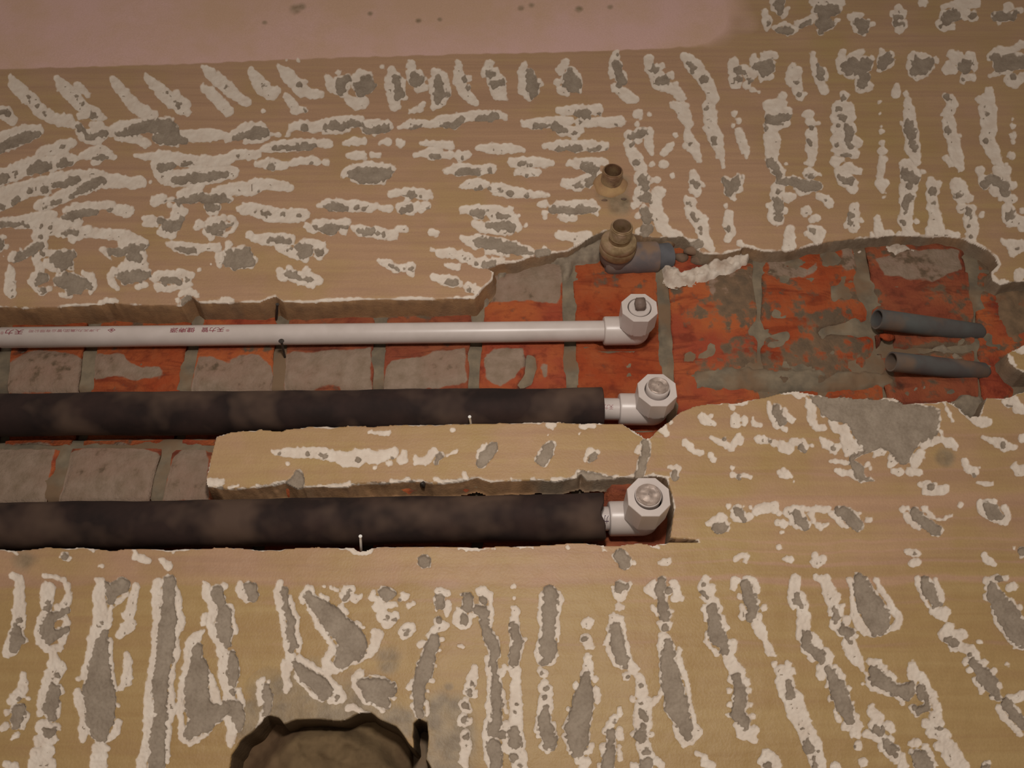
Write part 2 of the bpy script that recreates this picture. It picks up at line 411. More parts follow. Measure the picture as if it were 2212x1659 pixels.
# ------------------------------------------------------------------ what the wall shows, in photo pixels
MARKS = '''
T 0 0 3.95
9,65,2 12,72,5 20,80,6 28,87,6 34,94,6 45,102,5 58,103,6 63,107,3;68,112,4 72,116,6 82,116,8 90,112,5;78,106,3 86,106,3|25,82,1.5;31,90,2;38,97,2;66,107,3 70,110,2.5 74,115,3 80,115,2.5 88,113,3
49,67,3 54,74,6 60,81,6 68,88,6 73,93,5 80,97,6 88,100,3;68,99,3 75,97,4;66,72,3 75,81,3|79,97,3;65,81,1;70,87,1
96,67,3 102,75,5 108,83,5 116,91,6 125,97,6 131,98,4
125,65,3 132,72,5 140,80,6 148,86,7 155,90,8 160,96,3;150,80,4|141,78.5,1;151,88,3
173,57,2 180,63,5 188,69,6 196,77,6 204,84,4 211,87,3.5;173,74,3 180,79,5 187,86,5 194,94,5.5|192,73,2
95,112,5 103,108,5 115,105,4 128,104,4 145,103,4;100,117,3 118,119,5 125,122,4;150,115,5 165,116,6 180,115,6 192,115.5,4;138,120,4 150,122,3|100,113,3 108,112,4 115,109,5 125,107,6 140,107,7 145,110,7;135,117,5 150,118,5 158,119,3
193,118,3 196,117,4 210,110,6 221,109,6 227,115,4 221,118,4 210,120,3|200,117,3 210,114,4 220,112,6 226,112,4
-2,95,6 5,97,6 11,103,4|0,94,3 5,96,3
-3,122,9 10,119,9 22,114,8 34,111,4|-2,126,4 5,122,4 12,119,4.5 19,117,5 26,115,4 32,114,3
34,131,4 43,128,5 52,125,6 62,122,4;50,134,4 57,134,4|53,124,1.5
-3,151,8 8,148,7 20,143,8 32,140,8 44,139,7 58,136,6 64,135,3|-2,153,4 3,151,4.5;12,148,2;26,144,4 33,142,6 41,141,4;49,140,2.5 55,138,4 60,138,2
70,133,3 78,131,6 86,129,6 97,134,3;82,136,5|80,134,1.5 87,133,3 91,133,2
115,133,2 127,133,3.5 135,133,6 150,135,6 165,138,6 180,138,6 195,136,5 200,132,5 212,132,5 220,131,4;135,140,7 140,150,7 150,152,8 165,151,8 180,149,8 198,147,6|137,142,3.5 147,140.5,3.5;155,140,2 163,138,2;150,153,4.5 160,151,4 172,151,4 182,149,4 192,148,3;203,132,2
5,165,7 20,161,7 35,157,7 50,153,7 65,149,5 80,150,6 90,154,7 105,155,6 120,155,5;60,160,4 75,158,6 85,156,5|25,161,2;37,160,3.5;45,158,2 55,156,4 65,152,4;72,159,4 78,156,4.5 85,153,4;88,153,2
128,155,2
T 550 0 3.95
-3,60,3 2,68,6 8,75,7 14,79,6 19,77,4;12,82,3|7,72,1.5
22,58,3 27,63,6 33,70,6 40,76,7 47,80,4 56,80,3.5;44,70,2;27,51.5,1.5;37,51.5,2.2|38,71,2.5
27,82,3 31,87,4 35,94,4.5 43,93,2.5;7,94,2|43,94,1
62,66,3 66,73,5 70,79,3;72,62,3;90,62,4.5 98,64,3;74,71,8;92,70,10;80,85,4 88,90,5 93,87,5;75,80,4|73,70,5 73,76,4;79,66,3;88,72,4 95,68,6 97,74,5 90,78,4 102,72,2
117,60,4 115,66,4 116,74,5 118,82,5 120,90,5 121,93,2;128,83,2.5;124,70,5 124,80,5;133,55,4 134,61,5 138,67,8 142,72,4;140,76,4 146,75,3;109,57,2.5|121,66,4 122,73,4 123,80,5;135,62,3 137,67,5.5 143,67,3
155,62,5;153,70,5 154,80,5 155,88,5 152,92,3;160,66,6 164,78,4 160,86,4|156,68,4 157,74,5 158,80,5 156,85,3;164,79,2
174,54,3 174,62,4 174,69,5 178,77,5 184,83,4 188,87,3.5;183,67,3|179,67,3;182,75,2.5
200,56,4.5 197,63,4.5;203,64,7 207,73,7 209,80,6 213,84,3|202,63,4.5;205,71,4.5 211,69,3
133,95,2 140,93,3.5 144,88,2
28,113,2 32,107,3 40,106,5 50,108,5 60,106,5 68,104,5 78,103,5 90,101,3;60,111,3 80,111,3;12,114,2 20,114,2.5;28,115,2;92,107,4 100,107,5 112,107,5 116,109,2;102,115,2|42,108,3.5;58,109,2 68,105,4 72,108,3 82,105,4 89,105,3;95,111,3 103,111,3.5 112,109,4
124,109,2 132,106,4 142,105,3.5 150,106,3 160,103,5 170,102,5 178,100,5 182,99,4 195,98,4.5 208,97,4 214,100,3;170,108,2|134,109,1.5 142,107,1.5;160,106,2 168,106,3.5 174,104,3 177,101,2;190,101,2.5 200,99.5,4 206,98,3
7,127,3 15,125,4.5 27,124,5.5 40,123,5.5 50,122,4;55,122,3 60,122,4.5 64,122,3.5|17,125,2 24,125,2.5 31,125.5,2 37,124.5,4 44,124,4 50,123.5,2.5
76,122,2 85,121,4 93,121,3
108,122,2 114,121,3.5;124,122,4
142,122,2 152,122,3.5 160,124,4 167,124,4;150,128,3.5 158,128,4;136,132,2 145,131,3.5 150,131,5 158,132,4 167,132,3.5;175,133,5 182,132,3|152,132,2.5 156,133,3;177,133,1
190,126,2.5 200,126,4.5 212,127,4.5 222,127,4 230,128,2|204,127,1;211,128,1
2,140,2.5 10,139,5;16,140,6 26,141,3;32,139,3 42,137,4 53,137,4;61,138,3.5|14,141,4;49,138.5,1.5
79,133,2 85,133,3.5 92,132.5,4.5;100,132,2.5 105,133,3
76,149,3 82,145,4 90,143,4 100,142,4 112,143,4 118,144,3;85,153,4 110,155,3;100,148,9|84,148,5 92,149,7 102,149,7 112,148,5 116,145,3
163,146,3 172,144,5 182,145,5.5 192,145,5 202,144,4.5|174,146,3.5 182,145,4 190,146,3;201,145,2
176,159,3 186,157,5 197,157,4;206,161,6 215,163,6 220,165,4;216,164,5 235,165,4 250,166,2|188,160,2 193,160,2;200,160,1.5;209,161,2;218,164,3;233,166,2
T 1100 0 3.95
13,55,3 10,62,4 11,70,4 12,78,4 17,83,3 20,84,1.5;18,65,5 20,75,6 25,70,4|17,61,3.5 18,66,4 20,72,6 20,78,5 24,72,3
48,53,4 44,60,4;41,70,3;45,77,4 49,80,3;53,68,9;58,74,6 61,78,2|52,60,4 52,66,6 54,70,8 56,75,4
91,46,3.5 90,53,5 89,62,5;95,65,6;88,64,3;90,74,4 97,78,5 102,83,6 108,85,3.5|92,45,1;92,54,4 93,60,3.5 95,66,4;97,69,4 94,71,3
119,50,4 120,58,5 126,64,6 126,70,5 133,73,5 142,77,5 146,82,5;130,56,3;138,64,3.5;142,72,3;140,89,4 147,91,6 150,99,6 153,106,4;152,112,3 154,118,5 157,125,6 160,132,4 162,137,2;150,124,3|125,58,4;130,67,4.5 134,67,3.5 127,68,2;155,122,2
149,48,3.5 154,52,6.5 160,58,7 165,65,6 170,72,6 173,80,5 174,84,5;170,90,5.5 172,98,6 172,107,6.5 176,116,6.5 178,124,5 180,132,4 182,138,2 182,142,2|154,53,2 157,56,3 157,60,2;166,67,3.5;169,91,1.5;171,103,1.5;171,108,1.5;175,117,2.5 175,121,2
191,53,5 193,63,5 193,70,5.5;200,58,4;206,63,6;203,72,4;208,76,3 213,78,1.5|196,59,4 200,61,2;196,67,3;206,68,2.5
42,94,3 50,94,4.5 58,93,4.5 68,94,5 76,93,4.5;12,105,3 22,105,4.5 33,105,5.5 45,104,5 52,103,4;60,104,5 70,104,4 85,104,4.5 95,103,5;45,111,5 55,112,5 60,110,4 56,117,3|58,96,3.5 65,96,5 68,99,2;77,96,2;21,107,2.5 28,107.5,3 34,106,2;40,108,4.5 46,110,3;56,113,2;61,103,2;91,105.5,1.5
30,125,2 40,124,4.5 52,124,5 65,124,5 75,124,4.5 82,124,4|43,126,3 50,126,2 56,125,4 60,126,3;69,127,2.5 76,125.5,2;83,126,1
2,138,4 10,139,6 22,138,5 30,139,4 37,139,2.5;6,146,3 15,146,5 24,147,3.5|10,139,2 14,138,1.5 19,140,1.5;15,148,1;21,148,1
51,139,3 58,139,5 70,138,5 82,138,3;65,141,5 73,147,5;48,156,4 58,157,6 67,152,5 75,150,5|63,141,3 70,142,4.5 75,142,2.5 73,147,2;57,157,3 62,157,2;68,155,4 72,152,3 75,155,2
110,97,4.5 112,100,2;120,98,2;109,106,2
102,114,4;110,113,4 120,112,4 118,118,4 120,126,4 122,132,2;102,122,4 105,130,5 109,137,6 113,144,5;110,118,5;113,152,7;108,154,2;122,154,2.5;113,163,5;126,163,4.5;126,154,3;111,163,4 109,173,4;106,175,3;110,184,3;115,178,4;128,163,5 125,170,6 125,178,6 127,185,7 132,188,5;130,194,6 138,199,4 146,199,2;110,198,3|104,116,2.5 110,113,3 117,112,2.5;105,122,2.5;109,137,3;115,153,5 116,159,4;118,165,3 115,168,4 118,170,3;115,180,4 118,188,4;120,183,2;118,195,5 115,200,3
131,131,2.5 136,126,3 139,123,2.5;142,115,2
132,140,4;122,140,2
139,150,2.5
192,96,3;196,103,3;191,107,2;196,112,4.5 199,121,5 202,129,3.5 202,134,1.5
157,148,4 158,155,5 160,163,5;155,152,2;165,158,2;157,163,4 160,167,2|155,155,1.5 158,154,2 162,156,2;160,158,2
182,155,2;195,150,2;186,164,3 196,161,4 199,150,1;190,166,4 192,170,2|184,154,3 190,158,6 196,152,3;188,163,4
T 1652 0 3.95
-9,48,3 -8,57,4;0,48,4 8,47,4;0,58,8;-3,67,3 5,65,3|-6,56,4 0,57,7 5,53,4 6,59,3
10,0,6 9,6,4 16,11,4 20,7,2|12,2,5 13,8,3.5
42,1,4 54,1,4 66,2,3;43,10,3;62,17,2 57,22,3;48,28,3;28,20,3 35,18,3 42,15,3|46,7,4 56,8,6 62,8,4 50,12,5;48,20,5 54,20,5 48,26,3;30,22,2 38,19,2.5
8,23,2 18,20,1.5 26,25,3 20,29,2;2,17,5 2,23,3 0,10,3|12,25,2.5 18,25,4 23,25,3;4,18,2
73,15,3 78,13,3 83,12,2;76,20,3 78,26,3 85,29,2;92,20,2|79,17,4 83,20,5 84,25,4 88,18,2
115,7,4 119,9,2;110,12,3 116,12,5;112,18,4 117,21,5 115,25,4|112,13,3 117,14,2;112,20,3 118,20,2
135,2,4
152,6,2 160,4,3 170,3,5 180,3,4;170,11,6;155,14,6;150,20,4 152,25,2 160,22,3;178,15,4|157,12,4 162,10,4 155,17,5 165,13,4 150,21,2;178,12,3
208,5,4;195,14,2;205,9,2;200,20,2;218,9,3|197,14,4 205,14,4.5 211,14,3 215,10,2
24,55,3 22,62,4 22,70,4;28,60,4 27,68,5 28,77,4 30,82,4;35,80,1|28,69,2;30,79,2
41,46,2.5 42,53,4 45,62,4 47,70,4 51,77,4;50,60,4 52,66,3|48,60,3.5 49,65,3;45,54,1.5
67,45,3 65,53,5 66,60,4;75,50,6 82,44,3;75,58,10 85,55,8;83,68,7 82,75,5 90,73,4;92,50,3|70,57,5 76,52,4 80,58,6 86,55,6 90,54,3;85,65,5 83,71,4;73,60,4
100,44,3 98,52,3;108,47,3;103,52,8;97,60,2.5 107,57,2|101,54,5 105,50,5 98,56,2.5
127,47,4 124,55,4 126,62,4 130,66,3 138,64,2;146,52,3;135,55,10|130,52,5 134,56,6 140,53,5 143,52,3;128,60,4 134,60,4
160,47,5 165,50,6;158,56,5 155,60,4 162,60,4;175,50,6 178,57,4;170,65,4 178,66,3;169,69,3|168,55,4 172,53,4 173,59,3.5 167,58,3;170,67,1.5
193,48,4 200,43,4 210,43,3 220,38,4;205,53,11;217,52,8;192,65,2 200,62,3;210,68,6 213,73,3 220,65,4|197,48,4 202,53,7 212,52,7 220,53,6;212,65,3
4,90,6 14,88,5;15,82,4;10,97,10 20,95,4;5,108,7 18,105,4;6,118,8 6,128,6 7,138,5 12,146,6;18,140,2;25,153,4 32,162,5;12,162,6;38,148,6 46,148,2;11,160,6 10,167,5;20,168,5 25,167,2;3,175,2 10,176,6 10,185,7 12,189,4;16,180,4;33,162,5 40,159,4 47,159,3|5,100,4 12,101,4.5 20,99,3;2,108,2;5,137,4 9,143,4 13,149,3.5;40,149,3 36,148,1.5;12,154,3 22,154,4 35,157,5 45,158,4;12,162,3;11,170,4 12,176,4;12,184,4;35,162,1
38,97,4 32,98,1.5;38,104,4 46,106,1.5;40,113,5 40,121,5 40,128,5.5 40,135,3.5 39,139,3 35,139,1|40,108,2.5;38,120,1.5 40,123,2
68,82,4.5;65,92,8 72,91,5;62,100,7 72,100,6;62,110,6 72,110,7;64,120,8 75,118,5 80,122,4;62,128,5 76,130,5;60,138,5 67,136,2|67,83,3;64,92,2.5;67,100,3.5 65,98,2;63,106,2;70,107,3 73,113,4.5 72,120,2.5 74,125,2;62,123,1.5;66,131,2 72,132,2
63,146,4 73,143,5 80,146,3;68,152,7 75,156,5 75,162,3;75,160,5|68,152,3 74,154,3 64,150,2
98,87,2;98,97,1.5;100,107,1.5;100,112,2.5;100,122,3;100,128,4;101,136,4 99,144,4 98,150,4;100,157,6 101,164,2;101,168,2
113,74,3 112,79,5;120,80,3;122,86,3 123,92,5 123,100,5 124,108,7 125,116,6 126,125,7 129,134,5 130,138,4;117,105,2|123,104,4 124,110,4.5 126,115,4;127,122,3.5 128,126,3
122,142,7 124,150,9 125,157,7 122,164,5;135,146,2;120,161,6 122,168,7 121,175,6 121,180,5.5 120,188,7 122,195,5;130,188,3;120,199,4 130,200,3|121,147,5 126,150,5 130,153,3;124,158,3;124,168,4 120,174,3;121,180,2.5;119,188,2.5
154,82,3 158,84,4 160,89,5 157,95,5 151,98,2;157,103,6 158,110,6 160,118,6 163,127,6 165,136,5.5 167,143,3.5;155,135,3 159,140,3;167,115,1.5|155,82,2.5;157,110,3
191,78,4;190,84,7 184,85,4;190,93,8 191,101,7 192,110,6.5 190,118,7 194,127,7 198,135,5 201,139,3|189,90,1;189,96,2;190,119,2.5
212,101,1.5;212,107,2.5;212,115,3;212,120,2;210,132,3.5;206,140,1.5
184,145,4.5;200,146,6 207,145,4;188,155,6;205,153,6;212,158,4;200,160,8;196,163,5;203,168,4 212,170,4;208,178,6 209,188,6 218,188,5 220,194,4;220,180,3|188,156,4 194,152,4 200,154,4 205,158,5 206,163,4;210,182,4;208,186,2
143,157,6 148,158,4;144,163,6;143,161,5 143,171,5 144,178,5 146,186,6 146,194,8 145,199,8|144,162,3.5;145,172,2
165,158,7 168,164,7;167,167,6 175,169,4|167,165,3
T 0 400 3.95
31,18,3 35,17,5 45,14,5.5 55,8,6 65,4,6 80,0,6|38,17,2;46,14,3.5 50,12,2;60,8,2 68,4,2;74,1,4
-2,17,6 6,12,7 15,6,8 25,3,6 38,4,5|12,12,4;1,18,3;24,4,2
54,22,2 62,19,4 75,17,4 88,17,4 95,16,3 98,20,4 108,22,6 112,20,3;0,31,3 15,29,3 30,27,4 45,25,4;30,33,5 45,31,5 55,32,5 65,31,6;32,38,5 45,38,5 60,40,5 72,39,5 85,41,5 100,42,5 110,43,5 118,47,4 125,49,3;62,46,4 68,44,3;30,43,4 35,43,3;105,48,5 115,49,5;88,55,3 92,60,3 95,64,1;122,57,2 124,64,2;110,65,4 118,67,5 123,68,4 105,70,4;97,73,4 94,79,3 96,84,4 100,88,2;118,87,3 124,85,3;0,34,2 20,35,2 30,33,4|53,27,2 58,26,3 65,24,4 75,22,4 82,23,2;62,27,3;93,21,2 96,19,1.5;0,32,3 8,33,2 18,32,2 22,34,2;34,34,1.5;42,35,1.5;55,40,2.5 64,39,3;34,42,2;93,56,3 100,57,4 110,54,4 118,53,4 125,51,2;112,59,5 118,62,4;103,77,4 110,78,6 118,77,6 125,76,4;106,82,3
-3,50,8;3,44,3;5,52,3;3,61,1|-3,50,6
32,47,4 37,46,4 38,52,3;12,60,4 9,62,3;18,55,2;36,58,4 30,62,4 33,67,4 34,73,4;40,58,3 48,57,3 62,56,2;40,66,4 46,70,4;60,70,3;30,78,4 26,83,3;30,88,3 36,92,2 42,88,3;52,93,2 60,94,2;70,75,2 78,78,4 80,85,3 77,91,2|33,51,4 28,54,4 22,58,4 15,61,4 12,64,2;35,58,2;45,61,4 50,60,4 58,60,5 62,59,3;50,66,5 57,66,5 52,71,3;35,76,3 31,82,3 38,79,4;55,76,3;50,81,5 60,82,8 68,83,6 74,85,4;60,88,5 68,89,3;36,89,2.5
130,80,3 136,78,5 148,77,4;135,87,4 145,88,3 155,86,4 162,84,3;153,75,4 163,77,3;160,81,4|140,81,4 148,80,3.5 152,82,3;160,80,2.5
9,70,3 9,76,4.5 9,84,5 8,90,5 10,93,4|12,82,2;10,88,2;10,93,1.5
131,14,4 138,11,5;155,8,5 168,4,5 170,0,5;185,6,5 200,3,6 215,3,6 221,0,6;195,12,4;152,20,6 156,23,3;178,22,3 184,23,2;145,17,3;150,25,5 158,22,3;124,28,3 130,29,4;125,33,3 133,33,3;140,37,4;137,41,3 147,42,4;216,0,6 228,-1,5 240,1,5 248,2,3|142,12,1.5 148,12,2;152,13,3 165,11,4 178,11,4 188,11,5 194,12,3;178,17,4 186,18,3;202,8,1;220,4,1;137,30,3;143,34,5 150,33,5 154,29,3;145,37,3
170,33,4 168,36,3;178,30,3 190,28,3;197,28,3 201,33,2 198,39,2 190,43,2;176,40,4 180,44,3;186,36,7|178,36,3 185,35,4 192,34,3 197,33,2;182,39,3 188,39,3
144,50,2 152,52,5 160,54,5.5 168,54,5 175,52,3 185,53,4;187,60,4 187,68,3;195,50,3;205,54,3 213,54,2;218,63,2 214,70,2;200,72,2;200,62,9|150,53,2 158,54,2.5 165,54,2.5;195,57,4 195,65,5 203,60,6 210,58,5 212,65,5 200,68,4
170,72,1.5;180,67,1
84,101,2 91,98,2.5 100,99,1.5
155,92,3 162,90,3 168,94,2.5;152,99,2|158,100,4 160,96,3
190,98,4 197,98,3
T 550 400 3.95
117,8,3 125,6,4 135,6,4.5 147,8,4.5 150,9,3;130,12,3|127,8,1.5;134,8,4;142,8,2
56,17,3 62,16,4.5 72,17,5.5 85,18,5 95,19,4.5 103,18,3;107,19,2.5 115,20,3.5;125,19,5 133,20,6;138,17,3;142,20,3.5 147,17,3.5|63,18,3.5 70,18,4.5 77,19,3.5;86,18.5,3;94,19,2 97,17,1;126,21,3 132,19,3.5;148,19,1.5
178,21,4 190,20,4 200,21,4;190,26,4;205,24,7 215,24,6 218,20,3;188,33,4 195,36,5 205,36,6 217,37,6;218,24,4 222,30,4 224,36,4|186,23,3 193,23,4.5 194,27,2;207,25,2.5 216,25,2;200,34,3 208,34,3.5 215,33,3 220,36,4
45,35,3 50,38,4;52,33,4 62,33,5 70,33,4 78,32,4 76,38,4;83,36,2 90,38,5 100,40,5 110,41,5 118,42,5;122,38,3 128,37,3|52,35,2;58,37,4 65,37,5.5 70,36,3;72,36,2 78,35,2;89,39,2 95,39,3.5 100,38,3;105,40,1.5;110,41,2
151,40,3 155,41,2.5
-14,20,2 -8,20,5 0,21,6 10,24,7 22,26,6.5 35,26,6 42,25,5|6,23,1.5;11,24,2.5;23,24,3;38,25,2;0,22,1.5
-4,43,3 0,45,4 10,46,5 22,47,6 30,47,5;20,53,4 28,57,4 36,60,4 42,62,4;40,52,5 48,49,4 57,52,4 60,56,3 56,61,3|12,46,2 20,46,3 28,47,2.5;30,54,2;38,53,4 45,54,5 40,58,4 47,57,3;43,60,2;55,57,4 58,54,2
105,64,2 112,67,4 120,70,4.5 127,70,4;133,70,5 133,75,3|115,67,1.5 121,70,2.5;127,70,1;134,70,2.5
152,55,2;158,57,4 168,58,5;176,60,5 184,62,4 188,66,4 195,66,5;205,64,3 212,64,2|168,59,1;180,61,2.5;189,66,2;196,67,3 203,67,4
163,68,2 170,69,2.5 173,70,3.5
153,78,3 160,80,4.5 170,82,5.5 175,84,3;183,87,5 190,89,4;188,84,2|165,82,2 171,82,3;183,88,2
21,73,3 25,78,5;30,71,3 30,77,5 38,79,6 47,79,6 55,81,4;44,73,4;48,84,4|28,75,3 34,77,3.5 38,78,2.5;44,78,3 48,80,1.5
177,45,3 183,48,5 190,52,3;190,46,4 205,48,4 221,51,4;200,55,4 215,57,4;231,55,3|190,48,4 200,49,5 212,52,5 221,53,5 228,55,4
T 1100 400 3.95
14,56,5 20,56,3;30,55,3|13,56,1.5 19,57,1.5;25,57,3 33,57,3
26,16,2 30,16,4;30,23,3 30,27,2;40,16,3 55,16,3 70,16,4 75,19,3 75,24,2;45,27,4 55,28,3.5;66,13,1|37,20,3 47,20,4 57,21,4 66,20,4 73,20,3
8,26,1.5;14,34,2
42,42,3 50,44,4 60,45,5 67,43,4;57,50,3 62,50,2|57,45,2
152,13,4 157,13,3 153,19,4 158,26,6 163,31,7 165,36,6 165,43,5 170,49,5 173,54,3;150,50,3 160,53,3|153,16,2;157,24,2.5 160,29,2;163,35,1;164,40,2;152,49,3 163,49,4
185,17,2;188,25,4 187,34,5 190,40,4 186,46,3|187,36,2.5
197,49,3 200,53,2
T 1652 400 3.95
47,9,3 52,12,4 55,16,3.5|51,11,2
35,22,5
45,28,3.5 40,29,3
22,38,4 21,44,5 21,51,6 18,54,4
40,38,4 46,40,5.5 46,47,4 36,41,3|42,39,3
76,18,4 76,24,5 75,30,5 76,36,5;70,34,3;82,30,2|74,25,3;74,31,2.5
97,28,3 97,34,4 98,40,5;105,42,5;92,43,3;115,42,3
178,48,3 176,44,5 177,37,6 175,30,6 175,22,6;168,20,5;185,25,3;165,6,5 167,9,6 175,11,4|174,21,3 176,25,2;175,34,1.5;176,43,2;165,8,3
155,42,4 165,42,2
203,48,3 210,51,5 218,52,6;212,57,4|216,54,2
196,70,3 192,76,3 195,80,3 200,83,2 207,82,2;199,67,1.5
218,75,5 216,80,4
208,145,2 210,150,2.5 214,153,2;213,139,2;219,140,4
T 0 800 3.95
10,153,2 14,156,2
51,159,1.5;60,160,1.5|55,158,3
77,152,2 80,154,1.5
115,154,2 117,159,3 123,161,3 127,162,2
140,163,3 144,164,2;148,154,1.5
178,95,3 185,95,4 190,94,2;195,100,1 203,98,1.5|187,100,2
T 550 800 3.95
16,70,2 22,70,3 30,70,5 45,70,5 60,71,5 70,73,5 78,76,7 86,75,8 95,72,6 100,74,6 110,72,5 118,70,5;102,83,2;115,79,3;128,70,3 126,76,5;28,79,2|21,70,1.5;45,70,2;54,71,2 61,72,1.5;88,75,2.5;117,74,1.5
137,73,2 138,77,3 145,78,3 150,73,4 153,68,3|158,72,3 155,78,2
98,53,1.5 107,53,2.5 114,53,2
169,51,1.5
190,74,1.5 192,68,2 198,63,1.5|203,66,5 198,72,6 193,79,4
2,100,2 12,99,1.5 25,95,1.5|37,88,4 36,95,6 25,101,4 38,103,4
54,99,2 65,99,2 75,98,2 80,96,2
116,94,1.5 124,95,2 131,93,2
154,93,1.5 160,95,2 172,95,2 180,93,2.5 179,88,2.5 182,93,2
|100,99,3 115,99,3 135,98,4 148,99,3
165,72,1.5 172,69,2
74,151,1.5 83,153,2 86,156,2 95,156,2.5 100,153,1.5|90,152,3
|145,163,6
175,152,1.5 190,152,1.5 205,152,1
T 1100 800 3.95
33,46,2 36,47,3.5 39,47,2
62,47,2 67,47.5,2.5 72,47,2;60,54,1.5;33,55,1.5
23,76,1.5 26,71,1.5 31,64,1.2|36,64,4 32,70,6 28,77,5
65,77,2 67,72,2 69,68,2.5 74,70,3|72,73,3 68,77,2
37,93,2 44,94,2.5 52,94,2 57,91,1.5 59,87,2;2,94,1.5 10,94,1;21,94,2.5
80,92,1 85,92,2 93,90,1;99,92,1.5 105,91,2 109,87,2|85,96,3 95,95,2.5 63,90,5
110,68,3 114,62,2|117,62,4 117,70,4 113,80,4 113,84,4 110,92,4 118,95,3
131,48,4 134,53,3 128,50,2;138,44,2
123,90,2 128,92,2 135,91,2;138,82,3 145,83,2.5;139,88,3|142,86,2.5 142,91,3
150,62,3 154,65,4 157,69,2 164,70,3
165,39,4 168,43,4 175,46,2;172,38,2
191,31,3 189,28,2 199,27,4;193,40,4 193,46,4;201,41,3 201,46,2;208,41,2 209,46,3 214,47,2
172,57,2 180,61,2.5 186,64,3 190,66,3 196,58,4 197,62,3|184,59,2
213,59,4 220,60,3;227,63,3 225,61,3;233,65,5 238,66,5;243,61,4 250,62,4;253,66,3;258,64,1.5|217,58,2;223,60,2;250,65,3.5 252,69,2
190,83,1.5;190,89,2 200,90,2 206,91,1.5|196,91,2
187,116,2.5;190,120,2 192,125,3 200,127,3 205,125,3;200,116,1;206,117,2;169,131,2 176,128,4 181,126,5;185,131,3|195,118,4 198,122,3 201,127,2.5;178,134,5 184,134,4
193,161,3 198,158,3 203,159,2.5 201,163,3
130,164,3 136,163,3
107,164,2|95,158,6 98,163,6
121,150,1.5 127,151,1.5;10,151,1 20,151,1;50,151,1.5
80,152,1.5 83,154,1.5
172,73,2.5 175,77,2
T 1652 800 3.95
3,27,2 5,33,3 5,38,3 9,45,3 12,48,3 18,50,2;17,33,1.5 20,38,2 23,42,3|10,32,4 12,38,4 15,43,4
17,20,1.5 22,18,2 30,20,4 34,21,2;36,24,2 40,29,5 41,35,4 40,42,4 44,48,3 50,49,3;50,38,2;57,44,3 62,50,4 68,50,5 70,58,5 72,66,6 80,64,6 86,66,3;70,72,2;150,52,2 151,56,2;147,59,4 137,62,5;132,72,5 128,79,5;124,86,4 132,87,3;115,87,4 110,86,3;100,69,4 94,73,2;108,74,3 108,79,4 113,76,2;87,80,2;90,84,1;61,85,2 66,87,3 72,87,3 78,92,2 82,95,1;57,78,2 65,78,2 72,79,2|p 37,20 70,21 95,22 120,26 150,32 150,45 148,56 135,60 128,68 124,78 118,82 108,70 100,66 94,68 82,72 76,76 84,82 86,90 94,94 82,95 74,82 72,73 86,68 75,54 70,46 55,41 45,31
48,58,2 52,63,4 58,66,5 63,65,3 60,69,3|59,66,2
152,59,3 158,62,5 163,65,3;170,77,2 173,84,4 180,86,4;183,83,2|179,89,2
153,27,2 155,32,1.5 158,38,1.5 161,43,1.5;157,26,2 164,31,1.5;175,39,3 182,43,5 190,44,4 185,48,2|165,29,3 172,28,5 180,27,6 178,33,5
204,26,2 208,28,4 213,25,4 215,31,5 220,34,4|210,29,2
186,57,1.5 193,60,3 200,62,5 206,65,4 213,66,3|204,63,2.5
220,58,4
213,82,3 217,86,5 221,85,5
133,98,3 140,97,3;138,102,4 147,103,4 154,101,4;145,97,2|142,99,3
182,96,1.5 188,97,2 194,97,2
12,87,3 18,89,3 22,90,2;15,85,2;25,95,1
-6,119,5 3,117,5 10,115,3 8,119,3|9,115,1
12,122,2;11,130,3 16,131,4;20,120,5 24,125,4 26,131,4 32,133,3;25,117,2 40,118,2.5 55,118,3;40,122,3 42,128,2;46,132,3 48,134,2 54,131,2;57,121,3 62,126,2.5 66,131,2.5 70,134,2;81,122,1;87,128,3 90,127,2|28,122,4 31,127,5 35,132,4;63,119,4 70,122,6 76,128,6 80,132,5 80,138,1
118,118,3 122,117,2;121,124,3 127,131,3 132,134,2;137,118,3 141,123,2 147,127,1.5 152,127,1.5 160,124,1.5;167,115,3|128,121,4 134,127,5 140,132,5 147,136,5
183,112,2 184,118,3 190,125,3 198,129,3 205,128,4 208,124,3 204,117,3;195,112,3 188,112,2|190,115,4 195,121,6 200,124,4
15,138,1.5;12,151,2
16,161,2 22,161,3
44,158,3 44,163,5 50,161,4|46,163,1.5
121,154,2 128,156,4 131,157,3;130,163,4 127,164,4|128,156,1.5
187,157,3 189,161,4 195,165,3
213,152,2;219,157,3|220,155,4
T 0 1200 3.614
10,16,3 15,19,4 15,27,4.5 15,37,5 14,46,5.5 14,54,6;12,63,7 8,73,6 5,77,3;18,66,3|12,41,1;14,50,2.5;13,57,4 12,65,5.5 9,72,4
34,16,2 42,16,2.5 50,19,2;37,25,5.5 36,35,5.5 36,43,4 34,50,5 31,60,5 32,68,4 37,73,3 45,72,4;52,23,3 54,30,3 51,37,4 47,43,3 52,52,3 50,60,4 48,66,4;44,40,3|37,36,2.5 36,42,2;50,37,1;51,43,3 45,46,3.5 37,49,4.5 36,57,6 38,63,6 46,60,3 51,57,2.5
41,78,4 42,84,6 46,88,6 40,95,7 36,105,6 34,115,6;45,105,5;31,124,3;45,115,3 44,124,3;34,134,7;43,134,4;30,145,5 40,143,5;29,155,6 37,153,6;27,164,6 38,163,6|43,93,2.5;41,103,4.5 40,112,6 38,120,5.5 40,126,4;36,138,4 41,137,3
